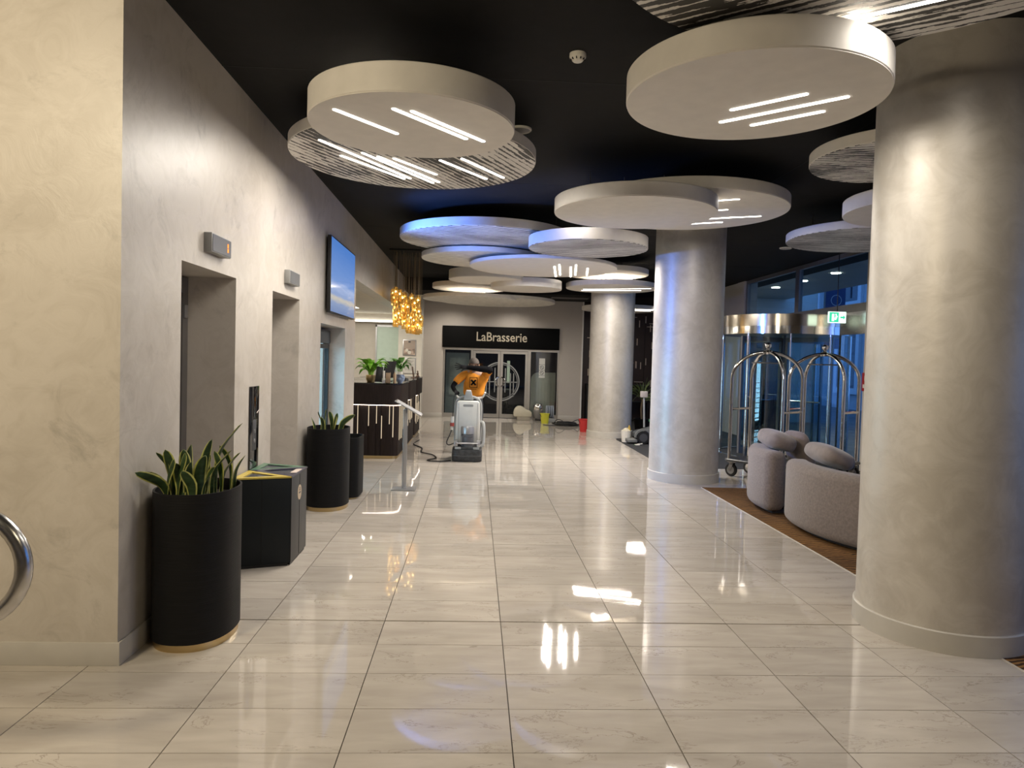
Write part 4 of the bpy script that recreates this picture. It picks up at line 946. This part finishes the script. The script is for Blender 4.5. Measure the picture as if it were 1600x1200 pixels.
# ================================================================== FLOOR MACHINE
t = thing('floor_polisher', 'grey and white walk-behind floor polishing machine on the tiles', 'floor machine', (-.105, 11.95, 0))
M_mgrey = mat('machine_grey', (.30, .31, .31), .4); M_mwhite = mat('machine_white', (.62, .62, .59), .4); M_mdark = mat('rubber_dark', (.035, .036, .038), .6, noise=.5, scale=18)
part('skirt', G().prism(rrect(-.245, .245, -.27, .22, .09), .01, .20, .012), M_mdark, t)
part('skirt_rim', G().prism(rrect(-.25, .25, -.275, .225, .09), .085, .105, .004), mat('rubber_band', (.06, .06, .06), .5), t)
part('deck', G().prism(rrect(-.225, .225, -.25, .20, .08), .20, .245, .008), M_mdark, t)
for s in (-1, 1): part('deck_pad', G().box(s*.15-.05, s*.15+.05, -.262, -.24, .205, .245, .005), M_mgrey, t)
part('front_bar', G().tube([(-.20, -.22, .30), (-.17, -.26, .305), (.17, -.26, .305), (.20, -.22, .30)], .012, 8), M_alu, t)
for x in (-.185, .185):
    part('bracket', G().box(x-.03, x+.03, -.24, -.10, .245, .34, .008), M_alu, t)
part('motor', G().lathe([(.095, .245), (.095, .40), (.105, .41), (.105, .44), (.095, .45)], 28, (0, -.13, 0)), mat('motor_dark', (.10, .10, .11), .4), t)
part('motor_cover', G().lathe([(.11, .45), (.11, .55), (.10, .575), (0, .58)], 28, (0, -.13, 0)), M_alu, t)
for s in (-1, 1): part('motor_fin', G().box(s*.10-.012, s*.10+.012, -.16, -.10, .26, .43, .003), M_mgrey, t)
bd = part('tank', G().prism([(-.20, .27), (.20, .27), (.205, .60), (.19, .95), (.16, .98), (-.16, .98), (-.19, .95), (-.205, .60)], 0, .17, .015, 'y'), M_mwhite, t, (0, -.03, 0))
part('tank_slot', G().prism(rrect(-.085, .085, .885, .925, .018), -.003, .001, 0, 'y'), M_mgrey, bd)
for s in (-1, 1): part('tank_groove', G().box(s*.155-.004, s*.155+.004, -.002, .002, .30, .94), M_mgrey, bd)
part('frame_tube', G().tube(spline([(-.21, .16, .3), (-.215, .16, .7), (-.205, .15, .93), (-.14, .14, 1.02), (0, .14, 1.05), (.14, .14, 1.02), (.205, .15, .93), (.215, .16, .7), (.21, .16, .3)], 6), .022, 10), M_mgrey, t)
part('control_head', G().prism([(-.085, .99), (.085, .99), (.06, 1.08), (.045, 1.14), (-.045, 1.14), (-.06, 1.08)], .08, .24, .01, 'y'), M_mgrey, t)
part('control_cap', G().box(-.04, .04, .09, .22, 1.13, 1.155, .008), M_mwhite, t)
part('handlebar', G().tube(spline([(-.20, .36, 1.10), (-.19, .30, 1.03), (-.10, .24, 1.02), (0, .22, 1.02), (.10, .24, 1.02), (.23, .26, 1.03), (.28, .20, 1.12)], 6), .015, 8), M_mwhite, t)
part('grip', G().tube([(-.205, .40, 1.10), (-.20, .28, 1.09)], .02, 10), M_black, t)
part('hose', G().tube(spline([(.22, .15, .62), (.26, .10, .60), (.27, .05, .45), (.26, 0, .28), (.22, -.02, .22)], 6), .028, 10), M_mgrey, t)
for s in (-1, 1): part('wheel', G().lathe([(.08, -.02), (.09, -.015), (.09, .015), (.08, .02)], 20, (s*.20, .28, .09), 'x'), M_black, t)
part('axle', G().tube([(-.2, .28, .09), (.2, .28, .09)], .012, 8).tube([(0, .28, .09), (0, .15, .22)], .02, 8), M_mgrey, t)
part('plug', G().cyl((-.255, -.05, .62), .028, .10, 12).cyl((-.262, -.05, .50), .022, .07, 12), M_mwhite, t)
part('plug_collar', G().cyl((-.258, -.05, .56), .034, .055, 12), mat('plug_red', (.33, .05, .04), .5), t)
part('power_lead', G().tube(spline([(-.262, -.05, .50), (-.30, -.08, .40), (-.34, -.10, .30), (-.30, -.14, .26), (-.20, -.16, .30)], 6), .009, 6).tube(spline([(-.235, .1, 1.06), (-.25, .05, .95), (-.25, 0, .80), (-.253, -.05, .72)], 6), .006, 6), M_black, t)
single('power_cable', G().tube(spline([(-.37, 11.75, .012), (-.55, 11.62, .012), (-.75, 11.72, .012), (-.62, 12.0, .012), (-.70, 12.4, .012), (-.92, 12.75, .012), (-.95, 13.3, .012), (-1.15, 13.9, .012), (-1.1, 14.6, .012)], 8), .010, 6), M_black, 'black power cable trailing from the machine toward the desk', 'cable')

# ================================================================== PERSON
def skinned(name, verts, edges, radii, sub=2, root=0):
    me = bpy.data.meshes.new(name); me.from_pydata([Vector(v) for v in verts], edges, [])
    o = bpy.data.objects.new('tmp', me); C.objects.link(o)
    sk = o.modifiers.new('s', 'SKIN'); sk.use_smooth_shade = True
    for i, r in enumerate(radii):
        q = me.skin_vertices[0].data[i]; q.radius = r if isinstance(r, tuple) else (r, r); q.use_root = (i == root)
    sb = o.modifiers.new('b', 'SUBSURF'); sb.levels = sub; sb.render_levels = sub
    out = bpy.data.meshes.new_from_object(o.evaluated_get(bpy.context.evaluated_depsgraph_get()))
    bpy.data.objects.remove(o); out.polygons.foreach_set('use_smooth', [True]*len(out.polygons)); out.name = name; return out
PX, PY = -.02, 12.72
t = thing('person', 'person in orange t-shirt and black sleeves wiping face behind the machine', 'person', (PX, PY, 0))
M_skin = mat('skin', (.42, .26, .19), .55); M_orange = mat('orange_cotton', (.62, .23, .025), .85, noise=.18, scale=9, bump=.5, spec=.2)
M_sleeve = mat('black_sleeve', (.006, .006, .007), .9, spec=.05); M_trou = mat('dark_trousers', (.025, .027, .035), .85); M_hair = mat('grey_hair', (.06, .048, .04), .8, noise=.5, scale=60, bump=.6); M_glove = mat('dark_glove', (.02, .02, .022), .8, spec=.1); M_shoe = mat('work_shoe', (.02, .018, .016), .6)
V = []; E = []; RA = []
def chain(start, pts):
    prev = start
    for p, r in pts:
        V.append(p); RA.append(r); i = len(V)-1
        if prev is not None: E.append((prev, i))
        prev = i
    return prev
pel = chain(None, [((0, 0, .93), (.155, .11))])
ch = chain(pel, [((.0, -.01, 1.10), (.145, .10)), ((.01, -.02, 1.28), (.165, .11)), ((.02, -.03, 1.41), (.12, .085))])
nk = chain(ch, [((.015, -.06, 1.47), .058), ((.0, -.11, 1.53), (.068, .08)), ((-.01, -.13, 1.595), (.078, .092)), ((-.01, -.12, 1.65), (.055, .065))])
# right arm down to the grip (left in the picture)
ra = chain(ch, [((-.185, -.03, 1.40), .068), ((-.29, -.06, 1.30), .052), ((-.375, -.12, 1.195), .045), ((-.335, -.26, 1.13), .038), ((-.30, -.38, 1.105), .030)])
# left arm raised, forearm across the face
la = chain(ch, [((.205, -.05, 1.43), .068), ((.255, -.20, 1.47), .055), ((.28, -.38, 1.50), .062), ((.06, -.40, 1.515), .056), ((-.13, -.40, 1.535), .034)])
for s in (-1, 1):
    lg = chain(pel, [((s*.10, .0, .84), .092), ((s*.11, .0, .48), .062), ((s*.115, .03, .10), .042)])
    chain(lg, [((s*.115, .03, .055), .042), ((s*.125, -.08, .04), .035), ((s*.13, -.17, .032), .028)])
# palms and fingers
ph = chain(ra, [((-.29, -.43, 1.10), .034)])
for k, (dx, L) in enumerate(((-.030, .06), (-.012, .07), (.008, .07), (.026, .055))):
    chain(ph, [((-.285+dx, -.47, 1.105), .011), ((-.285+dx, -.495, 1.085), .0095), ((-.283+dx, -.485, 1.060), .008)])
chain(ph, [((-.255, -.43, 1.10), .012), ((-.245, -.46, 1.085), .010)])
pl_ = chain(la, [((-.19, -.40, 1.54), .036)])
for k, (dz, L) in enumerate(((.045, .095), (.018, .115), (-.010, .11), (-.036, .085))):
    chain(pl_, [((-.225, -.40, 1.54+dz*.6), .0115), ((-.225-L*.55, -.405, 1.54+dz*1.1), .010), ((-.225-L, -.415, 1.54+dz*1.35), .008)])
chain(pl_, [((-.19, -.42, 1.50), .013), ((-.225, -.435, 1.465), .010)])
body = skinned('body', V, E, RA, 2)
for m in (M_skin, M_trou, M_sleeve, M_glove, M_shoe): body.materials.append(m)
for p in body.polygons:
    c = p.center
    if c.z < .075: p.material_index = 4
    elif c.z < 1.0 and abs(c.x) < .24 and c.y > -.25: p.material_index = 1
    elif c.x < -.27 and c.y < -.36 and c.z < 1.3: p.material_index = 3
    elif c.x < -.14 and c.z > 1.42 and c.y < -.3: p.material_index = 3
    elif abs(c.x) > .17 or (c.y < -.25 and c.z > 1.4) : p.material_index = 2
    else: p.material_index = 0
bo = link('body', body, None, t)
# t-shirt
V = []; E = []; RA = []
a = chain(None, [((0, -.005, .99), (.205, .14))]); b = chain(a, [((0, -.01, 1.12), (.20, .135)), ((.01, -.02, 1.28), (.215, .14)), ((.02, -.03, 1.41), (.145, .105)), ((.018, -.045, 1.475), (.085, .07))])
i3 = 3
chain(i3, [((-.19, -.03, 1.395), .085), ((-.29, -.06, 1.30), .074), ((-.335, -.09, 1.245), .072)])
chain(i3, [((.21, -.05, 1.43), .085), ((.252, -.19, 1.468), .072), ((.26, -.27, 1.49), .068)])
sh = part('t_shirt', skinned('t_shirt', V, E, RA, 2), M_orange, t, label='orange t-shirt with black square print')
hr = G()
hm = bmesh.new(); bmesh.ops.create_uvsphere(hm, u_segments=24, v_segments=14, radius=1)
bmesh.ops.delete(hm, geom=[v for v in hm.verts if v.co.z < -.28 or (v.co.y < -.55 and v.co.z < -.05)], context='VERTS')
for v in hm.verts: v.co = Vector((-.01+v.co.x*.092, -.125+v.co.y*.108, 1.60+v.co.z*.105))
hr._add(hm); part('hair', hr, M_hair, t, label='short greying hair')
# face under the bowed head (nose, brow, ears)
part('nose', G().lathe([(.016, 0), (.012, .02), (.004, .045)], 10, (-.01, -.235, 1.525)), M_skin, t)
for s in (-1, 1):
    part('ear', G().ball((-.01+s*.088, -.12, 1.565), .024, 10, .4, .8, 1.2), M_skin, t)
    part('eye', G().ball((-.01+s*.033, -.222, 1.57), .010, 8), M_black, t)
part('mouth', G().ball((-.01, -.222, 1.50), .022, 10, 1, .3, .3), mat('lips', (.30, .13, .10), .5), t)
# print on the shirt chest: square with a cross, slightly curved with the chest
def on_chest(g):
    me = g.mesh('p'); b2 = bmesh.new(); b2.from_mesh(me); bpy.data.meshes.remove(me); bmesh.ops.subdivide_edges(b2, edges=list(b2.edges), cuts=3, use_grid_fill=True)
    g2 = G(); return g2._add(b2)
fy = -.172
part('print_square', G().ring([(-.07, -.09), (.07, -.09), (.07, .09), (-.07, .09)], [(-.06, -.08), (.06, -.08), (.06, .08), (-.06, .08)], 0, .006), M_sleeve, sh, (-.01, fy, 1.27), (PI/2, 0, 0))
part('print_cross', G().box(-.06, .06, -.015, .015, 0, .006, rot=(0, 0, .85)).box(-.06, .06, -.015, .015, 0, .006, rot=(0, 0, -.85)), M_sleeve, sh, (-.01, fy, 1.27), (PI/2, 0, 0))
part('print_line', G().box(-.055, .055, -.004, .004, 0, .006), M_sleeve, sh, (-.01, fy+.003, 1.155), (PI/2, 0, 0))

# ================================================================== CLEANING KIT by the end wall
t = thing('machine_hood', 'cream rounded plastic hood lying by the glass doors', 'hood', (1.36, 20.2, 0))
hp = [(-.26, .10), (.24, .10), (.25, .22), (.20, .27), (.10, .29), (.02, .36), (-.06, .40), (-.15, .39), (-.23, .32), (-.26, .22)]
part('hood_shell', G().prism(hp, -.14, .14, .03, 'y'), mat('cream_plastic', (.60, .55, .43), .45), t); part('hood_base', G().box(-.16, .20, -.12, .12, 0, .10, .01), mat('beige_base', (.40, .36, .29), .6), t)
t = thing('wet_vacuum', 'small silver drum vacuum between hood and yellow bucket', 'vacuum', (1.80, 20.25, 0))
part('drum', G().lathe([(.13, .05), (.14, .10), (.14, .27), (.12, .29)], 24), mat('vac_grey', (.20, .19, .18), .4), t); part('motor_head', G().lathe([(.13, .29), (.14, .33), (.14, .41), (.10, .47), (0, .49)], 24), M_chrome, t)
for k in range(3): part('caster', G().ball((.1*math.cos(k*2.1), .1*math.sin(k*2.1), .028), .028, 10), M_black, t)
part('hose', G().tube(spline([(.12, -.08, .2), (.16, -.16, .12), (.10, -.25, .035), (-.02, -.27, .03), (-.10, -.24, .03)], 6), .022, 8), M_black, t)
t = thing('yellow_bucket', 'bright yellow bucket with black handle near the end wall', 'bucket', (1.90, 19.3, 0))
part('pail', G().lathe([(.095, 0), (.125, .25), (.135, .255), (.135, .265), (.118, .262), (.09, .012), (0, .012)], 28), mat('lime_yellow', (.62, .60, .05), .45), t)
part('handle', G().tube([(.13*math.cos(q), -.13*math.sin(q)*.72, .25-.10*math.sin(q)) for q in [PI*i/14 for i in range(15)]], .006, 6), M_black, t)
t = thing('polishing_pads', 'grey blue ribbed pad holder standing behind the yellow bucket', 'pads', (2.08, 19.75, 0))
M_pad = mat('blue_grey_pad', (.22, .25, .30), .6)
for k in range(4): part('pad', G().lathe([(.17, 0), (.175, .02), (.17, .04)], 24, (-.11+k*.055, 0, .28), 'x'), M_pad, t)
part('stand', G().box(-.14, .14, -.13, .13, 0, .11, .01), M_mgrey, t)
g = G(); rn = random.Random(5)
for k in range(9):
    rx, ry = rn.uniform(.22, .36), rn.uniform(.18, .30); ox, oy = rn.uniform(-.05, .05), rn.uniform(-.04, .04)
    up_ = [0]*16
    if k == 2: up_[10] = .14; up_[11] = .11; up_[9] = .05
    if k == 5: up_[1] = .09; up_[2] = .06
    g.tube(spline([(ox+rx*math.cos(2*PI*i/16), oy+ry*math.sin(2*PI*i/16), .012+k*.008+up_[i]+rn.uniform(0, .012)) for i in range(16)], 3, closed=True), .010, 6, closed=True)
g.tube(spline([(-.3, -.05, .012), (-.45, -.12, .012), (-.62, -.05, .012)], 6), .010, 6)
single('coiled_cable', g, M_black, 'coil of black cable on the floor before the end wall', 'cable', (2.42, 18.75, 0))
t = thing('red_bucket', 'red bucket half hidden by the far column', 'bucket', (2.65, 17.2, 0))
part('pail', G().lathe([(.10, 0), (.135, .29), (.145, .295), (.145, .305), (.125, .30), (.09, .012), (0, .012)], 28), mat('bucket_red', (.55, .03, .03), .45), t)
part('handle', G().tube([(.14*math.cos(q), -.14*math.sin(q)*.72, .28-.10*math.sin(q)) for q in [PI*i/14 for i in range(15)]], .006, 6), M_black, t)
# by the far column
t = thing('floor_scrubber', 'dark grey ride-low floor scrubber parked by the far column', 'scrubber', (3.80, 15.0, .005))
M_scr = mat('scrubber_grey', (.075, .085, .09), .5)
part('chassis', G().prism([(-.42, .12), (.45, .08), (.45, .42), (.10, .44), (-.05, .34), (-.30, .26), (-.42, .22)], -.22, .22, .025, 'y'), M_scr, t)
part('fender', G().prism(arcband(-.28, .135, .15, .185, 0, PI, 20), -.26, -.20, 0, 'y'), mat('fender_grey', (.16, .165, .16), .5), t)
for y in (-.23, .23):
    wh = part('wheel', G().lathe([(.10, -.03), (.13, -.028), (.135, 0), (.13, .028), (.10, .03)], 28, (-.28, y, .135), 'y'), M_black, t)
    part('hub', G().lathe([(.085, -.035), (.085, .035)], 20, (-.28, y, .135), 'y'), M_slate, wh)
part('rear_caster', G().ball((.36, 0, .06), .06, 12), M_black, t)
part('squeegee', G().box(-.60, -.40, -.25, .25, .03, .10, .015), mat('fender_grey', (.16, .165, .16), .5), t)
part('mast', G().tube([(-.2, .05, .33), (-.22, .07, .98)], .02, 8), M_mgrey, t); part('control_box', G().box(-.29, -.15, .02, .14, .96, 1.09, .01), mat('control_beige', (.42, .38, .36), .5), t)
part('green_pad', G().box(-.10, .15, -.12, .12, .44, .50, .02), mat('pad_green', (.03, .16, .06), .7), t)
t = thing('white_pail', 'white plastic pail with rags beside the scrubber', 'pail', (3.24, 15.12, .005))
part('pail', G().lathe([(.095, 0), (.115, .23), (.12, .235), (.12, .245), (.105, .24), (.085, .012), (0, .012)], 24), M_plast, t)
part('rag', G().lathe([(.09, .18), (.10, .24), (.075, .275), (.03, .30), (0, .30)], 10), mat('rag_cream', (.55, .50, .38), .9, noise=.5, scale=20, bump=.8), t)
part('spray_bottle', G().lathe([(.035, .18), (.035, .30), (.015, .33), (.015, .36)], 14, (.05, -.03, 0)), mat('bottle_yellow', (.45, .30, .05), .4), t)
t = thing('hand_scraper', 'small white and green scraper lying on the charcoal carpet', 'scraper', (3.36, 14.55, .005))
part('head', G().box(-.06, .04, -.03, .03, 0, .02, .004), M_plast, t); part('handle', G().tube([(-.02, 0, .015), (.10, .02, .03)], .012, 8), M_plast, t); part('blade', G().box(-.07, -.06, -.04, .04, 0, .012), MATS['pad_green'], t)
# dragon plant and dark shelf in the bar corner
t = thing('dracaena_plant', 'spiky green dracaena between the two far columns', 'potted plant', (3.98, 16.9, .005))
part('pot', G().lathe([(.14, 0), (.19, .36), (.20, .37), (.17, .37), (.17, .34), (0, .34)], 24), M_blackpot, t)
part('trunk', G().tube(spline([(0, 0, .34), (-.02, 0, .6), (.01, 0, .85)], 5), .025, 8), mat('bark', (.14, .10, .06), .9), t)
rn = random.Random(9)
M_lf3 = mat('dracaena_leaf', (.16, .21, .08), .5, noise=.3, scale=10)
for k in range(30):
    q = k*2.4; e = rn.uniform(-.5, 1.2); L = rn.uniform(.40, .62); z = .78+rn.uniform(0, .12)
    tip = Vector((math.cos(q)*math.cos(e)*L, math.sin(q)*math.cos(e)*L, z+math.sin(e)*L)); mid = Vector((math.cos(q)*math.cos(e)*L*.5, math.sin(q)*math.cos(e)*L*.5, z+math.sin(e)*L*.5+.08))
    me = blade([(0, 0, z), mid, tip], .016, q); me.materials.clear(); me.materials.append(M_lf3); me.materials.append(M_lf3)
    part('leaf', me, None, t)
t = thing('bar_shelf', 'dark open shelf unit against the brown bar wall', 'shelf', (4.1, 20.65, .005))
for z in (.02, .55, 1.02): part('shelf_board', G().box(-.9, .9, -.18, .2, z, z+.03), M_black, t)
for x in (-.88, 0, .88): part('upright', G().box(x-.015, x+.015, -.18, .2, 0, 1.05), M_black, t)
